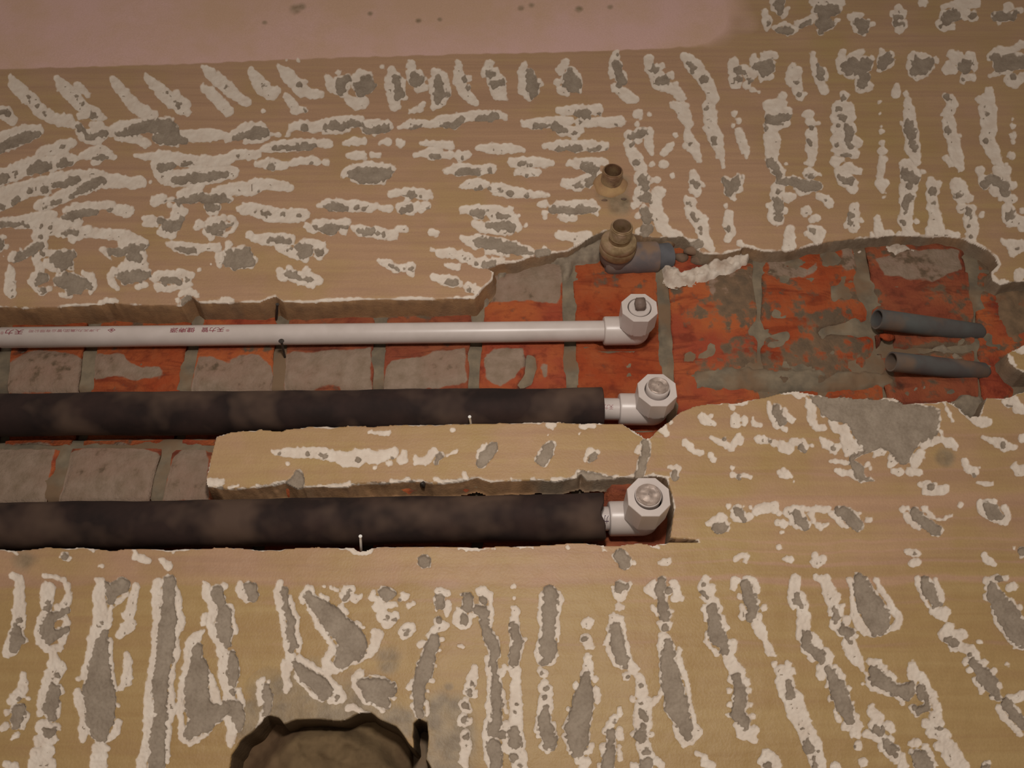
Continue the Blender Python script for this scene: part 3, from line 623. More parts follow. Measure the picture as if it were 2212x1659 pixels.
18,93,2.5 18,100,4 16,107,5 9,113,4;22,112,2;5,123,3;20,124,3 17,133,3;4,133,4 0,136,2;13,140,3 9,143,1.5|14,112,2;13,120,5 17,118,3 12,128,4.5 12,133,3
75,18,1.5 79,21,4 77,30,5 78,40,6 78,50,6 76,60,6;71,65,4 72,74,4 68,85,3 65,95,2.5;61,97,2.5;61,107,4 63,118,4 64,127,3 65,138,4 64,144,3;75,145,2 85,144,2 90,137,4 92,131,3;92,117,2;90,105,2 87,90,2 86,78,2 86,66,2;92,36,3 100,30,2;85,55,2.5 87,41,2;76,150,5 84,150,2.5;77,158,7 77,165,7|95,23,6 88,27,6 86,35,3;83,23,3;80,52,2;81,60,3 79,67,5 78,75,6.5 77,85,8 77,95,10 77,106,13 78,117,12 77,128,11 77,137,8 77,142,4
106,24,2.5 104,31,4 103,40,4 100,47,5;98,57,5 102,54,5 93,62,3|97,60,1.5
99,77,2 100,83,4 100,92,4 99,98,5 95,103,3
123,21,4 122,27,4 123,40,4 123,52,4 121,65,3 121,75,3 119,88,3 117,100,3 116,110,3 117,120,5 116,130,4 115,140,4 113,152,4 110,165,4;137,25,2 139,34,3 140,45,3 141,52,4 138,63,2 138,75,3 135,88,2 133,100,3 134,112,3 133,120,5 131,130,3 130,145,3 130,160,2.5|132,20,5 131,30,5.5 131,40,6 131,50,7 130,60,7 129,70,7 128,80,7 126,90,6 125,100,6 125,110,6 124,118,5 125,125,4.5 123,135,6 122,145,6 122,155,6 122,165,7
159,59,1.5 153,64,4 148,70,4 147,80,4 145,90,3 142,100,3 142,110,3 140,120,3 142,130,2.5 142,142,3 148,147,2.5 155,144,2 165,137,1.5;162,90,2 165,97,2 168,107,4 169,115,3;160,82,1|154,72,4 153,80,5 155,88,8 153,97,9 153,107,9.5 155,117,11 158,125,12;168,123,8 176,119,5;153,133,8 148,139,5;160,130,8
161,23,3 162,32,4 166,38,4 167,46,4 164,52,3 166,60,4 172,70,4 175,80,5 175,92,5 178,102,5 179,112,5;160,47,2.5 159,53,2;175,24,3;180,40,2 182,50,2 184,60,2.5;182,75,2;186,90,1.5;186,105,2 189,116,3;179,127,4 181,137,4 180,147,3|169,28,5 172,37,4;175,44,6 175,52,6.5 175,60,6.5 177,68,4;180,77,3 182,85,5 182,93,5 181,98,4;181,106,3;184,118,6 186,127,5 186,135,3
187,23,3 189,30,4 193,35,2|195,25,5 197,31,5
48,1,1.5 54,3,1.5|50,1,2.5
105,1,3 112,4,3 116,4,2
127,4,3 131,8,3.5
77,8,1.2 80,8,1.2
5,163,3 10,165,5
T 550 1239 3.95
22,8,3 20,14,4 20,20,4 23,28,4 24,36,3 25,45,3 26,55,3 28,63,3 30,70,5;30,20,3 33,32,2.5 37,40,2 36,50,2 38,58,3 37,65,2;28,78,6 26,88,3 28,94,4 26,100,2;38,72,3 48,77,2.5 52,81,2 60,85,2;35,88,2 43,97,2 50,104,2 58,108,2;62,88,2 66,93,2 70,100,5 73,106,5 66,108,4;62,82,5;66,82,3|25,15,4 26,22,2.5 27,29,3 28,34,3.5 31,40,4 30,47,4 31,54,4 33,60,4 31,65,2;34,75,3 38,80,4.5 43,87,6 50,91,7 56,96,8 61,100,6;58,104,4;70,105,2
47,14,4 43,18,4 41,23,3;47,29,2 51,37,2.5 55,45,3 60,52,2.5 66,60,3 65,67,3 61,74,4 63,79,5 70,82,4 80,77,2 90,73,3 98,68,4 102,62,5 105,52,5 102,49,3;92,46,2 86,42,2;78,33,3 73,28,3;62,22,2 56,18,2|46,19,4.5 50,24,6 58,30,8 65,37,10 72,45,11 80,52,12 85,60,11 78,67,10;85,68,7;73,75,6 78,73,6
78,14,4 83,13,3;75,19,3 78,21,4;85,21,4 89,20,3;59,11,1.5;66,13,2 70,14,1.5|79,18,3 77,20,2
102,15,2 100,21,3 107,22,3 105,28,5 110,28,4 120,26,2.5;110,36,6 115,40,6 120,36,4 112,43,4;128,20,4 126,17,2;132,27,3 135,26,2|110,16,5 116,17,4 112,21,3;124,22,1.5;114,37,2;118,39,2
125,50,3 130,45,4 134,45,4;128,53,4 135,48,3|131,48.5,2.5 129,50,2
158,15,4 165,17,3;155,22,3 155,30,2;165,25,3 164,35,3;155,40,3 163,44,3 154,48,4 150,54,4;160,56,2;145,58,2 141,61,3;144,70,2;158,65,2;140,78,2;155,78,2;137,90,3 133,97,3;152,92,2;134,105,2;147,100,2;135,113,3;147,110,2 147,120,2|158,20,4 158,27,4;157,40,3;157,46,1;153,54,4 152,60,6 149,67,6 147,75,7 144,85,7.5 141,93,6 140,100,5.5 141,108,4.5 139,115,4 141,120,4
177,18,2 180,17,2;193,15,5 200,18,3 202,25,2 202,35,2 201,44,2;175,31,3 172,36,3 172,42,3 176,46,2 182,44,2.5 184,35,2 188,35,2;196,52,2;198,60,2;206,55,2;199,72,3 200,80,3 201,90,2.5 201,100,3 200,110,3 201,118,3 199,128,4 197,135,3 198,145,4 199,155,4 200,164,3;213,80,3 209,90,2 211,100,2 213,112,2 215,118,2;215,130,5 216,140,5 215,150,4|182,21,5 182,28,5;195,22,4;190,30,4 195,33,6;178,36,3.5 180,40,4;196,41,5 198,48,4.5 201,55,5 204,62,6 205,68,5 203,74,3 204,80,3 205,86,3 206,95,4.5 206,103,4.5 207,111,5 207,118,4 206,126,5 204,134,6;210,137,4;204,146,6 206,156,6 206,164,5
188,80,3 187,86,4 185,93,5 182,100,5;187,103,4;180,108,3 179,112,5 182,116,4|186,94,2.5;183,100,3 184,103,2;180,113,3.5
179,121,3 176,126,4 182,127,4 179,130,2|179,125,3.5
180,136,4 180,145,5 180,152,5 178,160,4 180,164,3|181,139,3
174,61,1 178,63,1.5
90,85,4 85,90,3 86,96,3 91,103,3 93,110,2 100,110,2 106,114,2 109,117,2;100,87,2 110,89,2;120,95,1.5;119,106,2|92,93,5 100,95,7 110,97,8 115,100,6;98,103,7 108,106,7 112,111,4;118,95,3
7,90,3 4,93,3 4,102,3 5,110,3;12,92,2;14,103,2;6,120,2 5,128,2 3,133,2|9,97,4 11,105,4 12,112,4 9,119,3
80,115,3 85,114,3 90,117,2 97,119,2;76,125,1
T 1100 1239 3.95
4,11,2;4,21,2;5,30,4 5,36,4 4,44,5 5,52,5 7,60,6 5,70,6 4,80,5 6,90,4 5,100,5 6,110,6 6,122,6 5,134,7 6,147,8 8,158,7 9,165,7;13,56,2|4,45,4 5,52,4 8,58,4 5,66,4.5 4,75,4;6,111,2;5,118,2;4,135,5 5,145,5;4,157,4;10,163,2
28,16,2 28,24,3 26,33,3 27,42,2.5 28,50,2 26,60,3 24,67,3 27,74,4 35,75,4 40,70,2;43,17,2 44,23,3 41,32,2.5 41,45,2 42,58,1.5|35,15,6 35,24,6.5 34,33,6.5 34,43,6 34,52,6 33,60,7.5 33,66,8 32,72,4 29,76,3
26,82,3 29,86,4 32,85,2;30,93,4 28,98,4 34,98,4 31,107,6.5 29,117,6;34,117,4;27,125,5 25,133,4;38,128,2 40,140,2;26,138,3;29,147,4 38,146,3 33,151,3|28,85,1.5;31,98,2.5;31,105,2.5;31,114,3 30,121,5 30,129,6 33,137,7 36,142,5;32,147,3.5 36,148,2
67,42,5.5|66,43,2
65,55,5 68,61,4 71,63,2|65,55,3
67,72,4 67,80,5 66,86,6;73,90,3;57,94,3 58,98,2.5;75,98,2.5 75,108,3;56,105,2;51,115,2.5;71,115,2;50,125,2 47,131,2;69,130,1.5;48,138,2.5 51,147,2.5 53,152,2;71,146,3 67,152,3;60,160,4 66,160,4 62,165,4|66,87,4 65,93,5 65,100,7 63,108,9 62,116,9.5 60,124,10 58,132,11 59,141,10 59,149,7 58,153,5
94,120,3 94,115,1.5;90,123,4 87,128,4 82,135,3;94,132,3 95,140,3;80,147,3 82,155,3;94,148,2.5 95,158,2.5;78,164,3|90,126,2;87,136,4.5 87,143,3.5 86,152,5 85,157,5 84,164,6
90,12,2 92,18,4 96,20,4 100,15,2 103,9,2;88,11,1|95,11,5 100,11,3
94,29,4 97,29,2
90,38,5 86,44,3 85,52,2 83,60,3 86,68,2 90,76,2.5 97,80,2.5;95,38,3 98,45,2 99,55,1.5 101,65,1.5 103,74,2 106,82,5;100,87,4;110,88,4 112,95,5 113,103,6;105,107,3;115,110,7 114,120,8 114,130,8;106,137,3 122,137,2.5;114,145,7 117,155,7;107,164,4;126,160,4 130,163,3|91,44,4 91,50,5.5 92,58,6.5 94,65,6.5 96,72,6 99,77,4;101,88,1.5;113,95,2;113,111,1.5;114,118,3.5 116,123,3;114,130,3;112,138,6;117,152,3.5;118,160,5 116,165,6
123,8,3 119,14,4 125,18,4;140,8,4 142,14,4 146,21,3 140,22,3;122,27,2 126,35,2;139,32,1.5;133,44,6;127,42,2;132,55,5 129,62,3 130,75,2 130,88,2 131,98,2 128,106,3 123,110,3;145,65,2.5 144,75,2.5 149,86,3 152,95,2 154,107,2 156,115,2 157,125,2 160,135,5 155,142,4 150,144,4 145,138,4 141,130,2|131,6,4 129,13,5;136,14,4;131,20,4 131,28,5 133,36,5;133,46,4;136,59,4 136,67,6 136,76,7 138,85,8 139,94,9 141,103,9 143,113,11 147,123,8 151,132,6 153,138,4.5
168,5,4 165,12,5 172,13,5 168,20,5 175,23,4 178,30,4;167,30,4 168,40,2;182,38,3 184,46,3.5;169,50,2 168,58,2 173,64,2 178,68,2.5;190,60,5 186,70,5 190,78,6 195,85,7 190,90,4;202,92,4;188,100,2.5;204,100,3;188,112,3;206,112,2.5;187,120,2.5;207,122,3;195,130,4 200,137,6 207,135,6 207,140,5|166,8,2;165,16,2 170,19,2.5;173,30,5 175,37,5.5 176,46,6.5 178,54,8 183,60,5;184,66,3.5;194,88,4 197,97,4.5 197,105,6 197,113,6.5 195,119,6 201,126,5 203,130,2.5
193,6,4 191,12,3;202,4,3 209,7,3 212,15,2;197,20,3;213,24,2;217,29,3;198,27,2 200,33,3 199,37,3;212,37,4 212,43,5 215,50,5 218,57,3 222,66,4 227,70,2|202,9,5 204,16,5 206,23,5.5 209,29,4.5 206,37,4
160,153,2 166,156,3 166,162,3 172,164,4
218,153,3 216,160,4 220,163,5 225,158,4|219,163,3
T 1652 1239 3.95
8,77,3;20,77,3;14,83,6 22,84,4;17,92,8 20,102,8 25,108,9 27,117,9 31,125,8 35,134,7 38,142,8 41,150,8 44,158,7 47,165,6|20,93,3 22,98,3 23,103,5;33,132,1.5;37,141,2 38,149,5;46,152,1;42,158,2;43,164,3
26,5,5 25,12,5 24,20,5 25,26,4;31,20,5 32,30,5 34,38,6 33,46,6 33,54,6;40,55,6 37,63,7 45,60,5 42,70,6;53,65,3 55,72,4 50,80,6 48,88,4;60,80,3 66,88,2.5;54,95,2.5;72,98,3;56,107,3;75,110,2;60,118,2.5 63,125,3;78,122,3;70,130,5 78,130,6 75,137,4 80,138,3|28,17,2.5 28,22,4 32,26,2.5;33,48,1.5;36,53,4.5 36,62,4 44,66,5 48,71,5;54,82,3.5 57,86,5 61,95,7 65,104,7.5 68,113,7.5 72,121,5 74,125,3
44,3,3 52,5,5 55,14,6 58,22,6 62,20,4;58,32,5 66,28,3 60,42,5 65,50,4;70,40,4;78,53,2.5;72,60,6 75,68,6 80,75,5 83,80,3|60,29,2.5 62,36,3 61,42,2;67,43,2 68,49,4 74,50,4 71,53,3;74,58,2
73,6,3 75,15,2 75,25,2 77,35,4 80,42,5 85,49,4 93,52,2.5;95,5,3 99,14,2.5 105,22,2.5 110,32,4 115,37,4 113,44,4 106,48,3|80,3,4 83,9,7 86,18,9 90,27,11 95,36,12 98,44,9 95,49,4;88,38,5
131,4,3 132,12,3 136,20,2 139,27,2;146,5,2 150,17,3 152,22,2;144,32,4 150,34,6;155,32,4 154,38,3|137,5,4 140,11,6 143,18,5 147,25,4.5
190,6,4 200,3,3 207,4,2;189,12,2;189,20,3;208,13,3 212,11,4;204,17,2;195,33,2 200,44,3 208,54,3 214,62,2 220,63,2;210,22,1.5 218,30,2|201,4,2.5;194,11,4 197,19,7 204,29,9 210,38,10 215,48,10 220,56,7
157,47,5 153,53,5;163,52,5 170,52,4;160,62,4 168,63,4 175,65,5 180,72,5;172,75,4;187,76,4;175,82,3;190,88,3 196,83,3;180,90,3 185,100,3;200,96,4;195,105,3;208,106,3 213,107,4 219,104,4;200,115,3 205,123,3 212,130,3 218,137,3;215,117,3 220,125,2|157,56,4 163,59,4.5;176,69,2;178,75,4 182,80,4 187,86,6.5 192,92,7 196,99,5;200,106,3;207,111,5 211,117,4.5 216,124,4.5 221,130,4
183,58,3
207,77,2.5
90,75,4 97,76,4 104,84,3 110,89,3;87,85,2 90,95,3 98,100,2 110,104,2 118,110,2;126,78,4 127,86,6 133,88,4 138,95,3 143,105,4 147,115,4;126,115,3 130,120,3;145,122,6;137,128,4 148,128,5 142,135,5 153,138,6;148,147,4 158,148,7 163,158,7;155,156,4 168,165,7|94,82,5 97,89,7.5 104,94,6 111,98,5 118,100,6 123,99,6;126,94,3;121,106,3;133,98,4 135,104,5 139,108,2;128,115,2;132,117,3.5 139,113,3.5;149,132,2;148,137,1.5
91,113,3 92,120,5 97,124,5 93,130,5;105,130,5 109,134,3;86,137,4 95,140,4 107,142,4 100,148,4;105,153,4 113,150,4 112,158,5;118,164,5 117,155,3|95,133,4 99,136,3 102,131,2;102,141,2 105,147,4 110,151,4.5 113,155,2
125,145,3 130,144,4;125,153,3;137,148,4 141,155,3 145,162,3|130,155,5 135,159,8 137,165,9
79,147,4.5|78,148,1
84,161,4
60,166,5
2,153,4 7,158,5 10,164,4|3,163,4
83,94,1.5
190,163,4|189,166,4
'''
TRENCH = pts('''-70,664 0,663 105,664 160,659 215,657 228,651 250,655 300,659 390,657 402,645 415,640 430,652 470,654 520,652
 560,652 580,644 595,639 612,650 650,652 740,646 800,645 930,645 1024,641 1040,622 1063,601 1066,586 1046,577 1075,568 1112,563
 1180,546 1226,541 1272,514 1312,495 1345,500 1372,506 1412,512 1475,510 1500,530 1520,545 1560,546 1600,540 1606,530 1650,541
 1700,541 1760,527 1840,514 1905,508 1980,506 2040,508 2090,516 2112,528 2135,540 2152,555 2158,570 2142,585 2146,603 2165,612 2190,606 2290,606
 2290,742 2212,744 2197,751 2178,762 2183,780 2196,796 2212,803 2290,803 2290,842 2215,846 2198,850 2185,856 2160,859 2132,858 2122,882 2117,898
 2088,894 2066,874 2045,864 2025,868 1992,870 1952,868 1930,857 1860,858 1800,856 1738,846 1720,842 1697,847 1650,858 1620,862 1592,868 1565,870 1545,872
 1530,872 1500,876 1470,889 1450,906 1425,925 1412,940 1404,946 1395,947 1385,940 1362,925 1346,915 1250,914 1170,911 1100,914 1010,915 850,917 800,920 760,919
 680,922 620,926 608,931 590,930 560,928 545,929 500,932 480,937 466,941 460,965 452,1000 445,1040 448,1051 500,1055 550,1052 590,1046 615,1040
 640,1052 680,1050 750,1050 760,1044 840,1042 880,1038 940,1042 1010,1035 1030,1030 1060,1040 1100,1038 1155,1036 1200,1040 1245,1030 1255,1020 1270,1034 1300,1032 1340,1030 1368,1029
 1408,1028 1440,1031 1446,1050 1452,1075 1456,1100 1451,1140 1449,1160 1510,1166 1512,1171 1455,1172 1425,1174 1410,1178 1380,1172 1340,1178 1310,1179 1280,1175 1230,1173 1180,1178
 1100,1180 1000,1182 920,1180 830,1180 803,1182 790,1188 772,1188 762,1182 700,1183 640,1184 600,1187 560,1188 500,1182 450,1185 370,1186 300,1185 262,1187 250,1190 200,1184 175,1182
 150,1184 100,1182 80,1186 40,1189 0,1185 -70,1186''')
HOLE = pts('''490,1760 494,1660 500,1632 520,1602 545,1580 566,1558 575,1545 600,1552 612,1562 640,1553 680,1553 720,1556 745,1552 780,1541 800,1542 830,1557
 855,1570 878,1598 893,1616 888,1590 890,1560 905,1552 922,1560 926,1590 925,1615 919,1640 930,1662 932,1760''')
PINK = pts('-200,-300 1588,-300 1592,0 1598,30 1596,60 1575,82 1530,98 1400,106 1230,112 1100,115 950,119 800,122 680,127 560,131 430,137 300,142 150,146 0,150 -200,156')

# ------------------------------------------------------------------ the painted, chipped plaster
STEP = 2.0
us = np.arange(-64, 2212 + 66, STEP, dtype=np.float32)
vs = np.arange(-64, 1659 + 66, STEP, dtype=np.float32)
U, V = np.meshgrid(us, vs)
NV, NU = U.shape
AW = np.full(U.shape, 40.0, dtype=np.float32)
AG = np.full(U.shape, 40.0, dtype=np.float32)
OWN = np.full(U.shape, -1, dtype=np.int32)


def window(x0, x1, y0, y1):
    i0 = max(0, int((x0 - us[0]) / STEP)); i1 = min(NU, int((x1 - us[0]) / STEP) + 2)
    j0 = max(0, int((y0 - vs[0]) / STEP)); j1 = min(NV, int((y1 - vs[0]) / STEP) + 2)
    return slice(j0, max(j0, j1)), slice(i0, max(i0, i1))


def splat(field, a, b, own=None, idx=0, pad=14):
    rm = max(a[2], b[2]) + pad
    s = window(min(a[0], b[0]) - rm, max(a[0], b[0]) + rm, min(a[1], b[1]) - rm, max(a[1], b[1]) + rm)
    if U[s].size == 0:
        return
    d = sd_seg(U[s], V[s], a, b)
    if own is not None:
        own[s] = np.where(d < AW[s], idx, own[s])
    field[s] = np.minimum(field[s], d)


n_marks = 0
ox = oy = 0.0
sc_ = 1.0
for line in MARKS.strip().split('\n'):
    if line.startswith('T'):
        _, ox, oy, sc_ = line.split()
        ox, oy, k_ = float(ox), float(oy), 10.0 / float(sc_)
        continue
    wh, _, gr = line.partition('|')
    if not wh:
        wh = gr
    for part, field in ((wh, AW), (gr, AG)):
        for chain in part.split(';'):
            if not chain.strip():
                continue
            if chain.startswith('p'):
                q = [(ox + a * k_, oy + b * k_) for a, b in pts(chain[1:])]
                xs_, ys_ = [a for a, b in q], [b for a, b in q]
                s = window(min(xs_) - 14, max(xs_) + 14, min(ys_) - 14, max(ys_) + 14)
                d = sd_poly(U[s], V[s], q)
                OWN[s] = np.where(d < AW[s], n_marks, OWN[s])
                AW[s] = np.minimum(AW[s], d)
                AG[s] = np.minimum(AG[s], d)
                continue
            c = [(ox + a * k_, oy + b * k_, max(r * k_, 2.6)) for a, b, r in pts(chain)]
            for a, b in zip(c, c[1:] if len(c) > 1 else c):
                splat(field, a, b, OWN if field is AW else None, n_marks)
                if field is AG:
                    splat(AW, (a[0], a[1], a[2] + 0.8), (b[0], b[1], b[2] + 0.8), OWN, n_marks)
    n_marks += 1
near = AW < 14
AW += np.where(near, 2.0 * vn(U, V, 13, 1) + 2.0 * vn(U, V, 7, 2) + 1.3 * vn(U, V, 4, 23), 0)
AG += 2.6 * vn(U, V, 10, 3) + 3.0 * vn(U, V, 5.5, 4) + 2.2 * vn(U, V, 4, 24)
speck = (vn(U, V, 7, 5) + 0.5 * vn(U, V, 4, 6) > 0.86) & (AW < -6)
AG = np.where(speck, np.minimum(AG, -1.0), AG)
AG = np.where(AW > 0.5, np.maximum(AG, AW), AG)

tr = np.full(U.shape, 60.0, dtype=np.float32)
s = window(-70, 2290, 480, 1215)
tr[s] = sd_poly(U[s], V[s], TRENCH)
tr_s = tr + 1.5 * vn(U, V, 34, 7)
tr += 1.5 * vn(U, V, 34, 7) + 1.6 * vn(U, V, 11, 7) + 1.2 * vn(U, V, 5, 8)
ho = np.full(U.shape, 60.0, dtype=np.float32)
s = window(470, 950, 1510, 1760)
ho[s] = sd_poly(U[s], V[s], HOLE)
ho_s = ho + 4.0 * vn(U, V, 30, 9)
ho += 4.0 * vn(U, V, 30, 9) + 1.8 * vn(U, V, 5, 10)
AW = np.minimum(AW, np.maximum(tr - 0.8 - 2.2 * sstep(420, 470, U) * sstep(1060, 1030, U) * sstep(720, 700, V) + 3.4 * vn(U, V, 40, 11) + 2.0 * vn(U, V, 15, 26), -tr - 2))
AP = (sd_poly(U, V, PINK) + 1.5 * vn(U, V, 16, 12)) * (1 - 0.95 * sstep(1420, 1570, U)) + 1.2 * vn(U, V, 40, 25) * sstep(1450, 1570, U)


def trench_depth(u, v):
    """depth of the bricks' faces, metres"""
    d = 0.029 - 0.001 * sstep(980, 1240, u)
    d = d - 0.009 * sstep(650, 615, v) * sstep(1000, 1060, u)
    rgt = sstep(1450, 1560, u)
    d = d * (1 - rgt) + rgt * (0.017 + 0.008 * sstep(620, 760, v))
    m = sstep(1020, 1032, v) * sstep(1128, 1100, v) * sstep(452, 475, u) * sstep(1420, 1395, u)
    return d * (1 - m) + m * 0.0125


# dust and smear
dn = vn(U, V, 70, 13) * 0.25 + vn(U, V, 26, 14) * 0.12
up_ = sstep(720, 640, V)
AD = 0.78 * up_ * (1 - 0.42 * sstep(1550, 1900, U))
isl = sstep(880, 900, V) * sstep(1080, 1060, V) * sstep(1460, 1400, U)
AD = np.maximum(AD, 0.40 * isl)
strip = sstep(1150, 1160, V) * sstep(1276, 1256, V + 8 * vn(U, V, 60, 15)) * sstep(1620, 1420, U)
AD = np.maximum(AD, 0.62 * strip)
rr = sstep(840, 860, V) * sstep(1240, 1180, V) * sstep(1400, 1450, U)
AD = np.maximum(AD, 0.50 * rr)
wob = 9 * vn(U, V, 160, 27) + 3 * vn(U, V, 50, 28)
for yc, hw, am in ((1083, 26, .55), (1120, 5, .4), (1166, 6, .5), (1188, 4, .45), (1214, 4, .5), (1252, 8, .75), (945, 5, .4), (1020, 6, .4), (1300, 4, .35), (1390, 4, .3)):
    AD = np.maximum(AD, rr * 0 + (am + (0.4 if yc < 1290 else 0)) * np.exp(-((V + wob - yc) / hw) ** 2) * sstep(1400, 1500, U + (60 if yc < 1290 else 900)))
AD = np.maximum(AD, 0.06)
AD = np.where(AP < 0, 0.80 - 0.5 * np.exp(-((U - 820) / 380.0) ** 2 - ((V - 10) / 60.0) ** 2), AD)
AD = np.clip(AD + dn * np.where(AD > 0.1, 1, 0.4), 0, 1)
SM = np.zeros_like(U)
for a in pts('700,1610,150 600,1520,66 660,1500,70 975,1600,60 965,1550,55 960,1650,60 640,1540,60 800,1540,50 560,1545,45 860,1560,40 535,1560,40 1325,405,34 1338,440,26 2040,990,20'):
    SM = np.maximum(SM, sstep(a[2] * 1.35, a[2] * 0.55, np.hypot(U - a[0], V - a[1])))
for a in pts('640,20,12 652,16,9 572,50,5 800,30,5 950,42,5 1148,12,6 1125,18,7 1318,16,6 1250,20,7 905,45,6 840,365,4 838,1415,22 840,1440,20 970,1485,10 50,1210,24 300,1030,4'):
    SM = np.maximum(SM, 0.8 * sstep(a[2] * 1.3, a[2] * 0.3, np.hypot((U - a[0]) * 0.8, V - a[1])))
SM = np.clip(SM + 0.25 * vn(U, V, 20, 16) * (SM > 0.02), 0, 1)

dep = 0.0018 * sstep(1.2, -4, AW) + 0.0017 * sstep(1.0, -4, AG)
dep += sstep(1, -5, AW) * 0.0005 * vn(U, V, 5, 17)
dep += 0.0010 * vn(U, V, 120, 18) + 0.0003 * vn(U, V, 24, 19)
FL = 9.0 - 3.0 * sstep(1000, 1300, U)
FL = FL + 5.0 * sstep(1020, 1032, V) * sstep(1120, 1090, V) * sstep(440, 470, U) * sstep(1400, 1380, U)
cut_d = np.clip(-tr_s / FL, 0, 1) ** 0.85 * (trench_depth(U, V) + 0.006)
cut_d = np.where(tr > 0.5, np.minimum(cut_d, 0.0012), cut_d)
hol_d = sstep(0.5, -8.0, ho_s) * (0.044 + 0.014 * sstep(870, 890, U))
cutmm = (np.maximum(cut_d, hol_d)) * 1000
dep = dep + np.maximum(cut_d, hol_d)
dep += np.where(cutmm > 0.5, 0.0012 * vn(U, V, 9, 20) + 0.0022 * vn(U, V, 26, 22), 0)
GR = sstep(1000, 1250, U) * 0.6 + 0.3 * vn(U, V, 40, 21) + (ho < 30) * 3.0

X, _, Z = p2w(U, V, 0.0)
Y = dep
VERT = np.stack([X, Y, Z], axis=-1).reshape(-1, 3).astype(np.float32)
ATT = {'aw': AW, 'ag': AG, 'ap': AP, 'ad': AD, 'smear': SM, 'cut': cutmm, 'grit_shade': GR}
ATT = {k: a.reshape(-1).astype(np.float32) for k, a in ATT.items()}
idx = np.arange(NV * NU, dtype=np.int32).reshape(NV, NU)
Q = np.stack([idx[1:, :-1], idx[1:, 1:], idx[:-1, 1:], idx[:-1, :-1]], axis=-1).reshape(-1, 4)
c4 = lambda a: np.maximum(np.maximum(a[:-1, :-1], a[1:, :-1]), np.maximum(a[:-1, 1:], a[1:, 1:])).reshape(-1)
keep = (c4(tr_s + FL) > -1.0) & (c4(ho_s) > -9.0)
mean4 = lambda a: ((a[:-1, :-1] + a[1:, :-1] + a[:-1, 1:] + a[1:, 1:]) * 0.25).reshape(-1)
own_f = OWN[:-1, :-1].reshape(-1)
rawlip = mean4(AW) < 0.6
infr = (mean4(U) > -20) & (mean4(U) < 2232) & (mean4(V) > -20) & (mean4(V) < 1680)
is_mark = keep & rawlip & (own_f >= 0) & (mean4(cutmm) < 0.6) & infr & (OWN[1:, 1:].reshape(-1) >= 0)

# ------------------------------------------------------------------ the wall: mortar bed, bricks, plaster, marks
PIPE_D, SLV_D, R_PIPE, R_SLV = 0.0163, 0.0115, 0.0127, 0.0245
AX1 = ((4, 729.5), (1303, 715.0))          # white pipe, its axis in the photo
AX2 = ((0, 896.5), (1301, 883.5))          # upper sleeve
AX3 = ((0, 1138.0), (1300, 1117.0))        # lower sleeve


def ax_v(ax, u):
    (a, b), (c, d) = ax
    return b + (u - a) * (d - b) / (c - a)


def groove(u, v, d):
    """chiselled channels that the pipes lie in"""
    for ax, r_px, back, end in ((AX1, 27, PIPE_D + R_PIPE, 1310), (AX2, 47, SLV_D + R_SLV, 1310), (AX3, 52, SLV_D + R_SLV, 1310),
                                (((1300, 715), (1400, 714)), 35, PIPE_D + 0.019, 1395), (((1300, 886), (1440, 885)), 38, PIPE_D + 0.019, 1432),
                                (((1300, 1120), (1440, 1119)), 42, PIPE_D + 0.019, 1415)):
        dv = np.abs(v - 6 - ax_v(ax, u))
        m = sstep(r_px + 6, r_px - 6, dv) * sstep(end + 8, end - 4, u)
        if ax[0][0] == 1300:
            m = m * sstep(1285, 1300, u)
        d = np.maximum(d, d * (1 - m) + m * (back + 0.0012))
    return d


bu = np.arange(-420, 2700, 9.0)
bv = np.arange(430, 1330, 9.0)
BU, BV = np.meshgrid(bu, bv)
bd = groove(BU, BV, trench_depth(BU, BV) + 0.0016) + 0.006 * sstep(0.0001, 0.0015, groove(BU, BV, trench_depth(BU, BV)) - trench_depth(BU, BV)) + (0.0012 * vn(BU, BV, 22, 30) + 0.0006 * vn(BU, BV, 9, 31))
bx, _, bz = p2w(BU, BV, 0.033)
by = bd
bi = np.arange(BU.size, dtype=np.int32).reshape(BU.shape)
bq = np.stack([bi[1:, :-1], bi[1:, 1:], bi[:-1, 1:], bi[:-1, :-1]], axis=-1).reshape(-1, 4)
wall = mesh_from('wall_back', np.stack([bx, by, bz], -1).reshape(-1, 3), bq, M_MORTAR)
wall['kind'] = 'structure'
wall['label'] = 'ochre painted plaster wall, hacked all over, with a trench opened down to red bricks'

hx = 4.0
mesh_from('mortar_backing', [(-hx, 0.046, Z0 - 1.4), (hx, 0.046, Z0 - 1.4), (hx, 0.046, Z0 + 2.6), (-hx, 0.046, Z0 + 2.6)], [(0, 1, 2, 3)], M_MORTAR, wall)

# plaster: fine sheet plus a wide plain border that carries on past the frame
pf = Q[keep & ~is_mark]
bnd = np.concatenate([idx[0, :-1], idx[:-1, -1], idx[-1, :0:-1], idx[:0:-1, 0]])
outer = VERT[bnd].copy()
cx, cz = 0.0, Z0
outer[:, 0] = cx + (outer[:, 0] - cx) * 2.0
outer[:, 2] = cz + (outer[:, 2] - cz) * 2.0
outer[:, 1] = 0.0
nb = len(bnd)
allv = np.concatenate([VERT, outer])
ob = NV * NU + np.arange(nb)
nx_ = np.roll(np.arange(nb), -1)
ring = np.stack([bnd, bnd[nx_], ob[nx_], ob], axis=-1)
okr = (VERT[bnd, 1] < 0.004) & (VERT[bnd[nx_], 1] < 0.004)
ring = ring[okr]
pf = np.concatenate([pf, ring.astype(np.int32)])
used, inv = np.unique(pf, return_inverse=True)
def ext(a, fill):
    return np.concatenate([a, fill if isinstance(fill, np.ndarray) else np.full(nb, fill, dtype=np.float32)])
